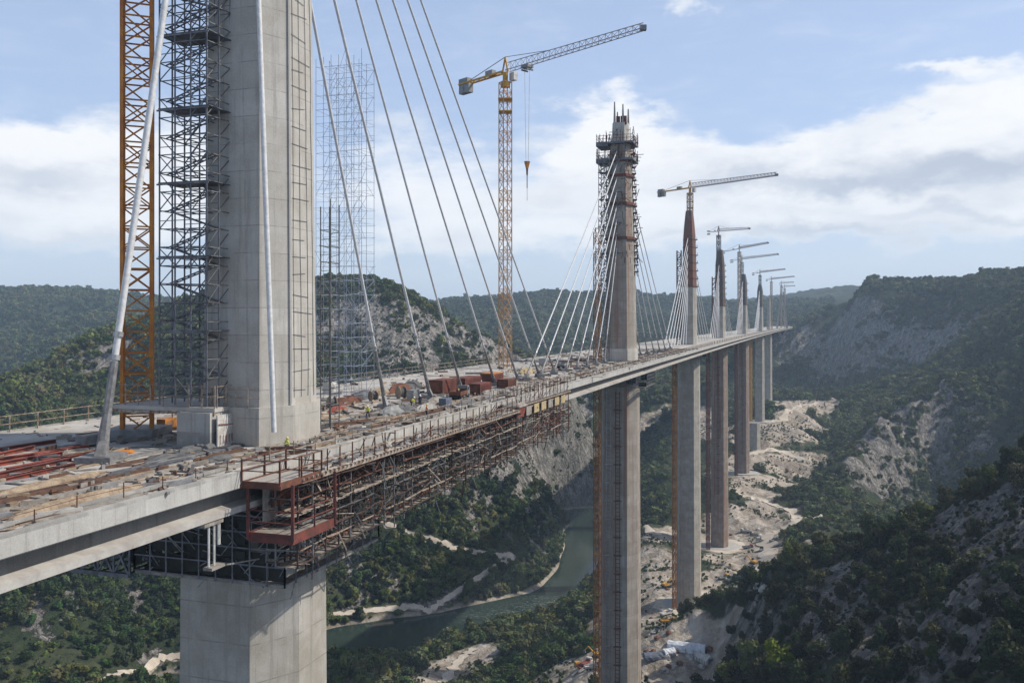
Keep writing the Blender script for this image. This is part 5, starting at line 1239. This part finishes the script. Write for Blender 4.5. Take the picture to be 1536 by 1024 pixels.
# ------------------------------------------------------------------ people
def skin_mesh(name, verts, edges, rad, m, levels=1):
    me = bpy.data.meshes.new(name); me.from_pydata(verts, edges, []); o = bpy.data.objects.new(name, me); COL.objects.link(o)
    sk = o.modifiers.new('skin', 'SKIN'); ss = o.modifiers.new('sub', 'SUBSURF'); ss.levels = levels; ss.render_levels = levels
    for d, r in zip(me.skin_vertices[0].data, rad): d.radius = (r, r); d.use_root = False
    me.skin_vertices[0].data[0].use_root = True
    dg = bpy.context.evaluated_depsgraph_get(); nm = bpy.data.meshes.new_from_object(o.evaluated_get(dg)); bpy.data.objects.remove(o)
    nm.name = name; nm.materials.clear(); nm.materials.append(m); nm.polygons.foreach_set('use_smooth', [True]*len(nm.polygons)); return nm
def person_meshes(pose):
    lean = {'stand': 0, 'walk': .06, 'bend': .55}[pose]; st = {'stand': .06, 'walk': .28, 'bend': .12}[pose]
    c_, s_ = math.cos(lean), math.sin(lean)
    def up(x, y, h): # torso point at height h above the hip
        return (x, y*c_+h*s_, .92+h*c_-y*s_)
    V = []; E = []; R = []
    def add(p, r, par=None):
        V.append(p); R.append(r)
        if par is not None: E.append((par, len(V)-1))
        return len(V)-1
    hip = add((0, 0, .92), .13); ch = add(up(0, .0, .34), .135, hip); nk = add(up(0, .0, .56), .06, ch); hd = add(up(0, .03, .66), .085, nk); tp = add(up(0, .02, .80), .08, hd)
    add(up(0, .125, .70), .014, hd)
    for s in (-1, 1): add(up(s*.095, .02, .70), .016, hd)
    arms = []
    for s in (-1, 1):
        sh = add(up(s*.19, 0, .47), .062, ch); fw = .22 if pose != 'stand' else .08
        el = add((V[sh][0]+s*.05, V[sh][1]+fw*.3*s if pose == 'walk' else V[sh][1]+fw*.5, V[sh][2]-.27), .046, sh)
        wr = add((V[el][0]+s*.0, V[el][1]+.10, V[el][2]-.22), .033, el); pm = add((V[wr][0], V[wr][1]+.03, V[wr][2]-.08), .032, wr); arms.append((sh, el, wr))
        for f in range(4): 
            a = add((V[pm][0]+(f-1.5)*.018, V[pm][1]+.01, V[pm][2]-.045-.006*(1.5-abs(f-1.5))), .009, pm); add((V[a][0], V[a][1]+.015, V[a][2]-.035), .008, a)
        th = add((V[wr][0]-s*.03, V[wr][1]+.045, V[wr][2]-.05), .010, wr); add((V[th][0], V[th][1]+.02, V[th][2]-.03), .009, th)
    legs = []
    for s in (-1, 1):
        hp = add((s*.10, 0, .86), .095, hip); kn = add((s*.11, s*st*.5+.04, .48), .066, hp); an = add((s*.115, s*st-.02, .09), .046, kn); add((s*.13, s*st+.14, .04), .042, an); legs.append((hp, kn, an))
    body = skin_mesh('body', V, E, R, M['skin'])
    # jacket over torso and sleeves, trousers over the legs
    V2 = []; E2 = []; R2 = []
    def add2(p, r, par=None):
        V2.append(p); R2.append(r)
        if par is not None: E2.append((par, len(V2)-1))
        return len(V2)-1
    a = add2((0, 0, .88), .155); b = add2(V[ch], .165, a); add2(up(0, 0, .52), .085, b)
    for sh, el, wr in arms: q = add2(V[sh], .08, b); e = add2(V[el], .062, q); add2(V[wr], .05, e)
    jacket = lambda m: skin_mesh('jacket', V2, E2, R2, m)
    V3 = [(0, 0, .93)]; E3 = []; R3 = [.145]
    for hp, kn, an in legs:
        n = len(V3); V3 += [V[hp], V[kn], V[an]]; R3 += [.112, .085, .066]; E3 += [(0, n), (n, n+1), (n+1, n+2)]
    tr = skin_mesh('trousers', V3, E3, R3, M['trouser'])
    mb = MB(); n = 12; hx, hy, hz = V[tp]
    rings = [[(hx+rr*math.cos(6.283*k/n), hy+.01+rr*1.15*math.sin(6.283*k/n)+(.03 if q == 0 and math.sin(6.283*k/n) > .4 else 0), hz+zz) for k in range(n)] for q, (rr, zz) in enumerate(((.135, -.03), (.118, -.005), (.112, .05), (.08, .10), (.02, .125)))]
    mb.loft(rings); hm = bpy.data.meshes.new('helmet'); hm.from_pydata(mb.v, [], mb.f)
    return body, jacket, tr, hm
PM = {p: person_meshes(p) for p in ('stand', 'walk', 'bend')}
JK = {}
def person(p, rz, pose, jm, helm, label):
    body, jacket, tr, hm = PM[pose]
    if (pose, jm) not in JK: JK[(pose, jm)] = jacket(M[jm])
    o = bpy.data.objects.new('person', body); COL.objects.link(o); o.location = p; o.rotation_euler = (0, 0, rz); tag(o, label, 'person', 'workers on the deck')
    if (pose, helm) not in JK: h2 = hm.copy(); h2.materials.append(M[helm]); JK[(pose, helm)] = h2
    for nm, me in (('jacket', JK[(pose, jm)]), ('trousers', tr), ('helmet', JK[(pose, helm)])):
        q = bpy.data.objects.new(nm, me); COL.objects.link(q); q.parent = o; q.scale = (1.03,)*3 if nm != 'helmet' else (1, 1, 1)
    o.scale = (1.06,)*3
ppl = [(282, 668, 'stand', 'hivis', 'helmet', 'worker in yellow jacket standing by the concrete block'), (308, 664, 'bend', 'hivis', 'helmetyellow', 'worker in yellow jacket bending near the block corner'),
       (398, 663, 'walk', 'hivis', 'helmet', 'worker in yellow jacket walking at the foot of the near pylon'), (430, 655, 'stand', 'hivis', 'helmetyellow', 'worker in yellow jacket right of the white sheathed cable'),
       (452, 652, 'bend', 'hivisorange', 'helmet', 'worker in orange jacket bending right of the near pylon'), (472, 634, 'stand', 'blue', 'helmet', 'worker in blue jacket at the corner of the near pylon'),
       (398, 676, 'stand', 'hivis', 'helmet', 'worker in yellow jacket on the landing above the red basket'), (430, 682, 'walk', 'hivis', 'helmetyellow', 'second worker in yellow jacket on the railed landing'),
       (527, 578, 'stand', 'tarp', 'helmet', 'worker in pale jacket by the far railing'), (552, 628, 'walk', 'hivis', 'helmet', 'worker in yellow jacket below the first cable foot'),
       (617, 612, 'bend', 'hivis', 'helmet', 'worker in yellow jacket bending beside the second cable foot'), (630, 610, 'stand', 'trouser', 'helmet', 'worker in dark jacket beside the second cable foot'),
       (688, 600, 'stand', 'trouser', 'helmetyellow', 'worker in dark jacket in front of the red container'), (722, 585, 'walk', 'hivisorange', 'helmet', 'worker in orange jacket right of the red containers'), (640, 626, 'stand', 'hivisorange', 'helmetyellow', 'worker in orange jacket near the pale heap of sheets')]
for k, (px, py, pose, jm, helm, lab) in enumerate(ppl): person(deckpt(px, py, -.75 if 'landing' in lab else .01), k*1.7, pose, jm, helm, lab)

# ------------------------------------------------------------------ materials and machines on the deck
def along(p, da, db, z=0.0): t, n = frame(p.y); return Vector((p.x, p.y, z))+t*da+n*db
def beam_thing(name, label, cat, px, py, L, w, h, m, ang=0.0, group=None, z=.01, flange=True):
    p = deckpt(px, py); t, n = frame(p.y); a = math.atan2(t.y, t.x)+ang; R = Matrix.Rotation(a, 3, 'Z'); mb = MB()
    if flange: mb.box((p.x, p.y, z+h*.93), (L, w, h*.14), R); mb.box((p.x, p.y, z+h*.07), (L, w, h*.14), R); mb.box((p.x, p.y, z+h/2), (L*.998, w*.25, h*.72), R)
    else: mb.box((p.x, p.y, z+h/2), (L, w, h), R)
    o = mb.build(name, M[m], loc=(p.x, p.y, z)); tag(o, label, cat, group); return o
for k, (px, py, L, m) in enumerate(((20, 695, 12, 'redbright'), (62, 683, 11, 'redbright'), (100, 676, 10, 'redbright'), (35, 707, 12, 'red'), (80, 694, 11, 'redbright'), (12, 722, 11, 'redbright'), (55, 712, 9, 'red'), (105, 688, 6, 'red'), (2, 684, 10, 'redbright'), (30, 672, 9, 'red'))):
    beam_thing('steel_beam', 'red painted steel beam lying on the deck at the left edge', 'steel beam', px, py, L, .5, .4, m, random.gauss(.0, .10), 'red beams laid out on the deck')
for k in range(26):
    px = random.uniform(5, 250); py = random.uniform(690, 800)-max(0, px-60)*.33
    if py < 672: continue
    beam_thing('plank', 'loose weathered plank lying on the deck left of the nearest pier', 'plank', px, py, random.uniform(4, 11), random.uniform(.2, .45), random.uniform(.08, .2), random.choice(['plank', 'plankgrey', 'rebar']), random.gauss(0, .07), 'loose planks on the left part of the deck', flange=False)
for k in range(34):
    px = random.uniform(490, 880); q = (px-490)/390; py = 640-96*q+random.uniform(-26, 12)*(1-.72*q)
    beam_thing('plank', 'loose plank lying on the deck between the first two pylons', 'plank', px, py, random.uniform(3, 7), random.uniform(.25, .5), random.uniform(.1, .35), random.choice(['plank', 'rebar', 'plankgrey', 'rust']), random.gauss(0, .3), 'loose planks between the first two pylons', flange=False)
def rod_bundle(px, py, L, n, m, label, ang=0.0, name='rebar_bundle', r=.06):
    p = deckpt(px, py); t, nn = frame(p.y); R = Matrix.Rotation(ang, 3, 'Z'); t = R @ t; nn = R @ nn; mb = MB()
    for k in range(n):
        b = random.uniform(-.5, .5)*n*.07; z = r+random.choice((0, 0, 1.7, 3.2))*r; l = L*random.uniform(.85, 1.05)
        mb.bar(p+nn*b-t*l/2+Z1*z, p+nn*(b+random.gauss(0, .12))+t*l/2+Z1*z, r*2)
    for f in (-.3, .3): mb.bar(p+t*L*f-nn*n*.045+Z1*.05, p+t*L*f+nn*n*.045+Z1*.05, .14)
    o = mb.build(name, M[m], loc=tuple(p)); tag(o, label, 'rebar', 'bundles of bars on the deck')
for px, py, L, n, m, lab, a in ((150, 722, 12, 16, 'rebar', 'brown bundle of reinforcing bars left of the kerb', .03), (230, 700, 11, 18, 'darksteel', 'dark bundle of bars near the low bent posts', .02), (300, 682, 10, 16, 'darksteel', 'dark bundle of bars between the block and the near edge', -.05),
                                 (60, 742, 12, 14, 'rebar', 'brown bundle of bars at the far left near the edge', .0), (345, 672, 9, 18, 'darksteel', 'dark bundle of bars left of the railed landing', .06), (200, 686, 9, 12, 'steel', 'pale bundle of bars right of the thick cable foot', .1), (270, 690, 8, 12, 'steel', 'pale bundle of bars beside the dark one', -.1), (335, 684, 8, 14, 'rebar', 'brown bundle of bars close to the near edge', 0)):
    rod_bundle(px, py, L, n, m, lab, a)
def heap(name, label, cat, px, py, rx, ry, h, m, group=None, seed=0, z=0.0):
    """lumpy covered heap"""
    p = deckpt(px, py); rr = random.Random(seed); n = 16; mb = MB(); t, nn = frame(p.y); rings = []
    for q, (s, zz) in enumerate(((1.05, 0), (1.0, .35), (.82, .7), (.5, .93), (.12, 1))):
        rings.append([p+t*(rx*s*math.cos(6.283*k/n)*rr.uniform(.85, 1.15))+nn*(ry*s*math.sin(6.283*k/n)*rr.uniform(.85, 1.15))+Z1*(h*zz*rr.uniform(.8, 1.15)+.005) for k in range(n)])
    mb.loft(rings); o = mb.build(name, M[m], loc=tuple(p)); tag(o, label, cat, group); return o
heap('timber_heap', 'long brown heap of muddy boards near the left deck edge', 'heap', 118, 756, 7, .9, .65, 'plank', None, 1)
heap('timber_heap', 'brown heap of boards behind the muddy one at left', 'heap', 75, 728, 6, .8, .5, 'plank', None, 7)
for k, (px, py, rx, ry, h, m) in enumerate(((250, 690, 3, .8, .5, 'cloth'), (292, 676, 3.2, .9, .6, 'cloth'), (318, 672, 2.6, .8, .7, 'cloth'), (350, 662, 3, 1, .8, 'cloth'), (375, 658, 2.4, .9, .7, 'cloth'), (330, 690, 2, .7, .5, 'cloth'))):
    heap('covered_heap', 'dark covered heap lying between the near pylon and the near deck edge', 'heap', px, py, rx, ry, h, m, 'dark heaps before the near pylon', k)
heap('brick_pile', 'small pile of orange bricks right of the thick cable foot', 'brick pile', 187, 680, 1.2, .6, .35, 'orange', None, 31)
for k, (px, py, rx, ry, h, m, lab) in enumerate(((520, 605, 4.5, 1.4, 1.1, 'rust', 'dark red-brown heap of steel left of the first cable foot'), (545, 598, 4, 1.3, 1.4, 'cloth', 'dark covered heap behind the first cable foot'), (600, 588, 4, 1.4, 1.6, 'rust', 'brown heap of frames behind the second cable foot'), (618, 584, 3.5, 1.4, 1.8, 'cloth', 'dark heap left of the red container'),
                                                  (507, 617, 2.5, 1, .8, 'redbright', 'red heap of tarpaulin nearest the first cable foot'), (570, 592, 3, 1.2, 1.2, 'plank', 'tan heap of boards between the first two cable feet'), (790, 560, 4, 1.6, 1.4, 'tan', 'tan covered machine near the sixth cable foot'), (735, 592, 3, 1.5, .9, 'plankgrey', 'grey-tan covered heap near the skip'), (655, 605, 3.6, 1.3, 1.0, 'plankgrey', 'grey-tan covered heap right of the second cable foot'),
                                                  (605, 618, 3, 1.1, 1.0, 'cloth', 'dark heap before the pale sheets'), (700, 607, 3.4, 1.1, 1.0, 'cloth', 'dark heap in front of the red containers'), (480, 628, 2.2, 1, .9, 'plank', 'tan heap at the right foot of the near pylon'), (460, 640, 1.6, .8, .7, 'redbright', 'red heap beside the tan one at the near pylon'))):
    heap('material_heap', lab, 'heap', px, py, rx, ry, h, m, None, 40+k)
M['contred'] = mat('container_paint', (.20, .062, .040), .8, 0, .2, .6, (.12, .05, .04), ((.08, .045, .035), .5, .55, .7, .3))
def container(px, py, L, W, Hh, m, label, ang=0.0, roof=None):
    p = deckpt(px, py); t, n = frame(p.y); R = Matrix.Rotation(math.atan2(t.y, t.x)+ang, 3, 'Z'); r0 = empty('container', (p.x, p.y, 0)); tag(r0, label, 'container', 'containers on the deck')
    mb = MB(); mb.box((p.x, p.y, Hh/2+.12), (L, W, Hh-.2), R)
    k = int(L/.5)
    for q in range(k):
        for s in (-1, 1): mb.box(Vector((p.x, p.y, Hh/2+.1))+R @ Vector((-L/2+L*(q+.5)/k, s*(W/2+.03), 0)), (.22, .06, Hh-.5), R)
    under(mb, 'body', M[m], r0); mb = MB()
    for s in (-1, 1):
        for e in (-1, 1): mb.box(Vector((p.x, p.y, Hh/2+.1))+R @ Vector((e*(L/2), s*(W/2), 0)), (.22, .22, Hh), R)
    under(mb, 'corner_post', M['rust'], r0); mb = MB(); mb.box((p.x, p.y, Hh+.12), (L*1.02, W*1.04, .16), R); under(mb, 'roof', M[roof or m], r0)
    mb = MB(); mb.box(Vector((p.x, p.y, Hh/2+.1))+R @ Vector((-L/2-.05, 0, 0)), (.08, W*.8, Hh*.8), R); under(mb, 'door', M['rust'], r0)
container(664, 589, 7, 2.8, 2.4, 'contred', 'red container left of the third cable foot')
container(700, 583, 9, 2.8, 2.2, 'red', 'long dark red container behind the third cable foot')
container(738, 577, 6, 2.8, 2.4, 'contred', 'rust red container with an orange roof beside the fourth cable foot', 0, 'orange')
container(720, 590, 6, 2.2, 1.8, 'red', 'low red container in front of the long one')
container(760, 581, 5, 2.2, 1.6, 'rust', 'low rusty container right of the fourth cable foot')
# trucks
def truck(p, rz, col, bed, label, group, s=1.0, name='truck', cat='truck', z=None, load=None):
    r0 = empty(name, p, rz); r0.scale = (s, s, s); tag(r0, label, cat, group)
    def part(mb, nm, m, par=None): o = mb.build(nm, M[m]); o.parent = par or r0; return o
    mb = MB(); mb.loft([[(x, y, z_) for x, z_ in ((3.4, .55), (3.45, 1.5), (2.95, 2.45), (1.7, 2.5), (1.65, .55))] for y in (-1.05, 1.05)]); cab = part(mb, 'cab', col)
    mb = MB(); mb.loft([[(x, y, z_) for x, z_ in ((3.47, 1.55), (3.02, 2.32), (2.98, 2.32), (3.43, 1.55))] for y in (-.92, .92)]); part(mb, 'windscreen', 'glass', cab)
    for y in (-1.06, 1.06):
        mb = MB(); mb.box((2.4, y, 1.9), (1.0, .02, .7)); part(mb, 'window', 'glass', cab)
        mb = MB(); mb.box((3.46, y*.75, .85), (.06, .3, .2)); part(mb, 'headlight', 'white', cab)
    mb = MB(); mb.box((-.4, 0, .65), (7.2, .9, .3)); part(mb, 'chassis', 'dark')
    mb = MB(); mb.loft([[(x, y, z_) for x, y in ((1.5, -1.15), (1.5, 1.15), (-3.7, 1.15), (-3.7, -1.15))] for z_ in (.9, 1.05)])
    for y in (-1.13, 1.13): mb.box((-1.1, y, 1.35), (5.15, .08, .6))
    mb.box((1.48, 0, 1.45), (.08, 2.2, .9)); mb.box((-3.68, 0, 1.35), (.08, 2.2, .6)); part(mb, 'bed', bed)
    if load: mb = MB(); mb.loft([[(-1.1+2.2*k*math.cos(a*.5236), .95*k*math.sin(a*.5236), z_) for a in range(12)] for k, z_ in ((1, 1.1), (.95, 1.7), (.5, 2.1))]); part(mb, 'load', load)
    for x in (2.6, -1.6, -2.8):
        for y in (-.95, .95): mb = MB(); mb.bar((x, y-.14, .48), (x, y+.14, .48), .96, 12); part(mb, 'wheel', 'dark')
    return r0
def deck_truck(px, py, col, bed, label, ang=0.0, s=1.0, load=None):
    p = deckpt(px, py); t, n = frame(p.y); return truck((p.x, p.y, .01), math.atan2(t.y, t.x)+ang, col, bed, label, 'trucks on the deck', s, load=load)
heap('material_heap', 'grey heap of forms below the second cable foot', 'heap', 588, 622, 3.2, 1.2, 1.2, 'grey', None, 66)
heap('material_heap', 'pale covered heap of sheets right of the second cable foot', 'heap', 640, 615, 3.4, 1.1, 1.0, 'edge', None, 61)
deck_truck(690, 598, 'grey', 'rust', 'grey truck with a rusty bed in front of the red containers', .1, .9)
deck_truck(845, 552, 'plank', 'grey', 'tan truck near the white cables of the second pylon', 0, .9)
# cable drums, barrels, generator boxes
def drum(px, py, r, w, label, ang=.6):
    p = deckpt(px, py); r0 = empty('cable_drum', (p.x, p.y, 0)); tag(r0, label, 'cable drum', 'cable drums on the deck'); ax = Vector((math.cos(ang), math.sin(ang), 0)); c0 = Vector((p.x, p.y, r+.01))
    for s in (-1, 1): mb = MB(); mb.bar(c0+ax*(s*w/2-.06), c0+ax*(s*w/2+.06), 2*r, 18); under(mb, 'flange', M['plank'], r0)
    mb = MB(); mb.bar(c0-ax*w*.46, c0+ax*w*.46, r*1.35, 18); under(mb, 'coil', M['cloth'], r0)
drum(602, 598, 1.1, 1.2, 'wooden cable drum left of the second cable foot'); drum(560, 602, .9, 1.0, 'smaller wooden cable drum right of the first cable foot'); drum(498, 612, .9, 1, 'wooden cable drum close to the right edge of the near pylon')
def box_machine(px, py, L, W, Hh, m, label):
    p = deckpt(px, py); t, n = frame(p.y); R = Matrix.Rotation(math.atan2(t.y, t.x), 3, 'Z'); r0 = empty('generator', (p.x, p.y, 0)); tag(r0, label, 'generator', 'machines on the deck')
    mb = MB(); mb.box((p.x, p.y, Hh/2+.2), (L, W, Hh), R); under(mb, 'housing', M[m], r0); mb = MB(); mb.box((p.x, p.y, .12), (L*1.05, W*1.05, .2), R); under(mb, 'skid', M['dark'], r0)
    mb = MB(); q = Vector((p.x, p.y, Hh+.2))+R @ Vector((L*.3, 0, 0)); mb.bar(q, q+Z1*.6, .14, 8); under(mb, 'exhaust', M['rust'], r0)
    for s in (-1, 1):
        mb = MB()
        for k in range(5): mb.box(Vector((p.x, p.y, .45+Hh*.14*k))+R @ Vector((-L*.15, s*(W/2+.015), 0)), (L*.5, .03, .08), R)
        under(mb, 'grille', M['darksteel'], r0)
box_machine(620, 600, 2.6, 1.3, 1.6, 'steel', 'grey generator behind the second cable foot'); box_machine(668, 612, 2.4, 1.2, 1.4, 'blue', 'blue-grey generator right of the pale heap of sheets'); box_machine(495, 590, 3, 1.4, 2.0, 'white', 'white machine by the far side of the near pylon'); box_machine(252, 645, 2.6, 1.3, 1.3, 'orange', 'orange generator under the concrete platform'); box_machine(140, 668, 4, 1.0, 1.1, 'grey', 'grey machine left of the thick cable foot')
box_machine(926, 536, 4, 2.5, 3, 'rust', 'rusty cabin at the foot of the second pylon'); box_machine(815, 548, 3, 2, 2, 'steel', 'grey generator beside the sixth cable foot')
# small litter of the works: offcuts, couplers, stones
mb = {k: MB() for k in ('plank', 'cloth', 'rebar', 'deck', 'steel', 'plankgrey')}
for k in range(3600):
    Y = random.uniform(48, 420) if k < 2800 else random.uniform(60, 170); b = random.choice([random.gauss(3, 4), random.uniform(-33, 9.4), random.gauss(7, 1.5), random.gauss(-10, 6)])
    if not -33 < b < 9.6: continue
    p = BP(Y, b, .02); s = random.uniform(.4, 1.2)*(1+Y/500); R = Matrix.Rotation(random.gauss(1.26, .7), 3, 'Z')
    q = random.choice(['plank', 'plank', 'cloth', 'cloth', 'rebar', 'rebar', 'plankgrey', 'deck', 'plankgrey', 'steel']); h = random.choice((.05, .08, .12, .2, .4))
    mb[q].box(p+Z1*h/2, (random.choice((.4, .8, 1.6, 3.2, 4.5))*s, random.uniform(.08, .4)*s, h), R)
for k in range(420):
    Y = random.uniform(91, 148); b = random.uniform(11.0, 14.0); p = BP(Y, b, -.88); h = random.choice((.05, .1, .25)); q = random.choice(list(mb))
    mb[q].box(p+Z1*h/2, (random.choice((.4, .9, 2.4, 3.6)), random.uniform(.06, .3), h), Matrix.Rotation(random.gauss(1.26, .35), 3, 'Z'))
for k, g in mb.items(): o = g.build('litter', M[k]); tag(o, 'scattered offcuts and small gear littering the deck', 'litter', kind='stuff')
# ------------------------------------------------------------------ the building site in the valley
def gpos(px, py): p = hit(px, py); return (p.x, p.y, float(H(np.array([p.x]), np.array([p.y]))[0]))
gs = 'vehicles on the valley building site'
for k, (px, py, rz, col, bed, lab) in enumerate(((1118, 866, .4, 'white', 'grey', 'white truck parked right of the clean pale pier'), (1100, 872, .3, 'grey', 'grey', 'grey truck nearest the clean pale pier'), (1086, 868, .5, 'yellow', 'grey', 'yellow truck beside the clean pale pier'), (1136, 884, 1.2, 'white', 'white', 'white truck by the edge of the trees'),
        (1140, 812, 1.8, 'white', 'grey', 'white truck on the ring platform of the reddish pier'), (1122, 822, .2, 'redbright', 'grey', 'red truck on the ring platform'), (1132, 802, 2.3, 'grey', 'white', 'grey truck behind the ring platform'), (1118, 798, 2.6, 'white', 'white', 'white truck at the back of the ring platform'), (1142, 826, 1.2, 'dark', 'grey', 'dark truck at the right of the ring platform'),
        (1160, 812, .8, 'white', 'grey', 'white truck beside the haul road fork'), (1000, 922, .6, 'white', 'white', 'white truck left of the tree edge below the clean pier'), (1004, 934, .2, 'yellow', 'yellow', 'yellow truck behind the white covered sheds'), (984, 950, 1, 'dark', 'grey', 'dark loader beside the second pier'), (890, 1003, .2, 'redbright', 'white', 'red truck left of the second pier'), (880, 996, 1, 'white', 'redbright', 'white and red truck left of the second pier'), (870, 1004, 2, 'yellow', 'redbright', 'yellow and red truck farther left of the second pier'))):
    truck(gpos(px, py), rz, col, bed, lab, gs, 1.15)
def digger(px, py, rz, label, s=1.0):
    r0 = empty('excavator', gpos(px, py), rz); r0.scale = (s,)*3; tag(r0, label, 'excavator', 'excavators on the valley site')
    def part(mb, nm, m): o = mb.build(nm, M[m]); o.parent = r0
    for y in (-1.2, 1.2): mb = MB(); mb.loft([[(x, y+w, z_) for x, z_ in ((-2, .3), (-1.6, 0), (1.6, 0), (2, .3), (2, .7), (1.6, 1), (-1.6, 1), (-2, .7))] for w in (-.3, .3)]); part(mb, 'track', 'dark')
    mb = MB(); mb.loft([[(x, y, z_) for x, y in ((-2.2, -1.3), (1.2, -1.3), (1.2, 1.3), (-2.2, 1.3))] for z_ in (1.1, 2.1)]); part(mb, 'body', 'yellow')
    mb = MB(); mb.loft([[(.2, -1.2, 2.1), (1.5, -1.2, 2.1), (1.5, 0, 2.1), (.2, 0, 2.1)], [(.3, -1.1, 3.2), (1.2, -1.1, 3.2), (1.2, -.1, 3.2), (.3, -.1, 3.2)]]); part(mb, 'cab', 'glass')
    mb = MB(); mb.bar((1, .5, 1.8), (3.6, .5, 4.4), .6, 4, .45); mb.bar((3.6, .5, 4.4), (5.6, .5, 2.6), .45, 4, .3); part(mb, 'boom', 'yellow')
    mb = MB(); mb.loft([[(5.2, y, 2.7), (6.0, y, 2.5), (5.9, y, 1.4), (5.0, y, 1.5)] for y in (0, 1)]); part(mb, 'bucket', 'darksteel')
digger(1130, 845, 2.2, 'yellow excavator on the pale ground right of the clean pier', 1.2); digger(1000, 880, .5, 'yellow excavator left of the clean pier foot', 1.2); digger(1105, 700, 1, 'yellow excavator on the rubble terrace', 1.4); digger(895, 985, 2.8, 'yellow excavator beside the red trucks left of the second pier', 1.1)
def shed(px, py, L, W, Hh, rz, m, label):
    """tunnel shed with a sagging fabric cover"""
    r0 = empty('covered_shed', gpos(px, py), rz); tag(r0, label, 'shed', 'covered sheds beside the second pier'); mb = MB(); rr = random.Random(px); n = 10
    mb.loft([[(-L/2+L*k/n, W/2*math.cos(a)*(1+rr.gauss(0, .04)), max(0, math.sin(a))*Hh*(1+rr.gauss(0, .05))-.2*(a in (0, math.pi))) for a in [math.pi*i/8 for i in range(9)]] for k in range(n+1)]); o = mb.build('cover', M[m]); o.parent = r0
    mb = MB()
    for k in range(5): mb.bar((-L/2+L*(k+.5)/5, -W/2-.2, -.3), (-L/2+L*(k+.5)/5, -W/2-.2, Hh*.5), .25)
    o = mb.build('frame_post', M['steel']); o.parent = r0
    mb = MB(); mb.box((L/2+.05, 0, Hh*.35), (.1, W*.5, Hh*.7)); o = mb.build('door', M['blue']); o.parent = r0
shed(1030, 975, 17, 6, 3.6, -.35, 'tarp', 'long shed under a crumpled white cover'); shed(1056, 990, 9, 5, 3.2, -1.1, 'white', 'shorter white covered shed at the right end'); shed(985, 986, 12, 4.5, 2.6, .15, 'blue', 'low shed under a blue cover'); shed(1003, 981, 6, 4, 2.8, .5, 'tarp', 'small white covered shed beside the blue one')
for k in range(60):
    px, py = random.choice([(random.uniform(1085, 1150), random.uniform(790, 890)), (random.uniform(970, 1010), random.uniform(880, 1010)), (random.uniform(1105, 1190), random.uniform(625, 720)), (random.uniform(985, 1070), random.uniform(970, 1000))]); p = gpos(px, py)
    if any(math.hypot(p[0]-a, p[1]-b) < 17 for a, b in zip(PIER_X, PIER_Y)): continue
    mb = MB(); s = random.uniform(.8, 2.2); n = 7; mb.loft([[Vector(p)+Vector((s*f*math.cos(6.28*i/n)*random.uniform(.7, 1.3), s*f*math.sin(6.28*i/n)*random.uniform(.7, 1.3), z*s)) for i in range(n)] for f, z in ((1.1, -.3), (.9, .35), (.3, .7))])
    o = mb.build('boulder', M[random.choice(['deck', 'plankgrey', 'edge', 'rust', 'white'])], loc=p); tag(o, 'loose block or pile lying on the valley building site', 'boulder', 'blocks and piles on the valley site')
for i, lab in ((2, 'round levelled earth pad at the foot of the clean pale pier'), (3, 'ring shaped earth platform round the reddish pier')):
    X, Y = PIER_X[i], PIER_Y[i]; zg = float(H(np.array([X]), np.array([Y]))[0]); mb = MB(); n = 40
    mb.loft([[Vector((X+8+math.cos(6.283*k/n)*r*(1+.04*math.sin(k*2.3)), Y-2+math.sin(6.283*k/n)*r*(1+.04*math.cos(k*1.7)), zg+z)) for k in range(n)] for r, z in ((34, -9), (27, .3), (26, .6))]); o = mb.build('earth_platform', ROADM); tag(o, lab, 'earth platform', kind='structure')
# ------------------------------------------------------------------ air
def haze():
    mb = MB(); mb.box((0, 5500, -40), (26000, 14000, 480))
    m = bpy.data.materials.new('haze'); m.use_nodes = True; t = NT(m.node_tree); t.n.clear()
    o_ = t.new('ShaderNodeOutputMaterial'); v = t.new('ShaderNodeVolumePrincipled'); t.l.new(v.outputs[0], o_.inputs['Volume'])
    v.inputs['Color'].default_value = (.62, .79, 1, 1); v.inputs['Density'].default_value = 1.05e-4; v.inputs['Anisotropy'].default_value = .1
    o = mb.build('haze', m); tag(o, 'thin blue haze filling the valley', 'haze', kind='stuff')
haze()
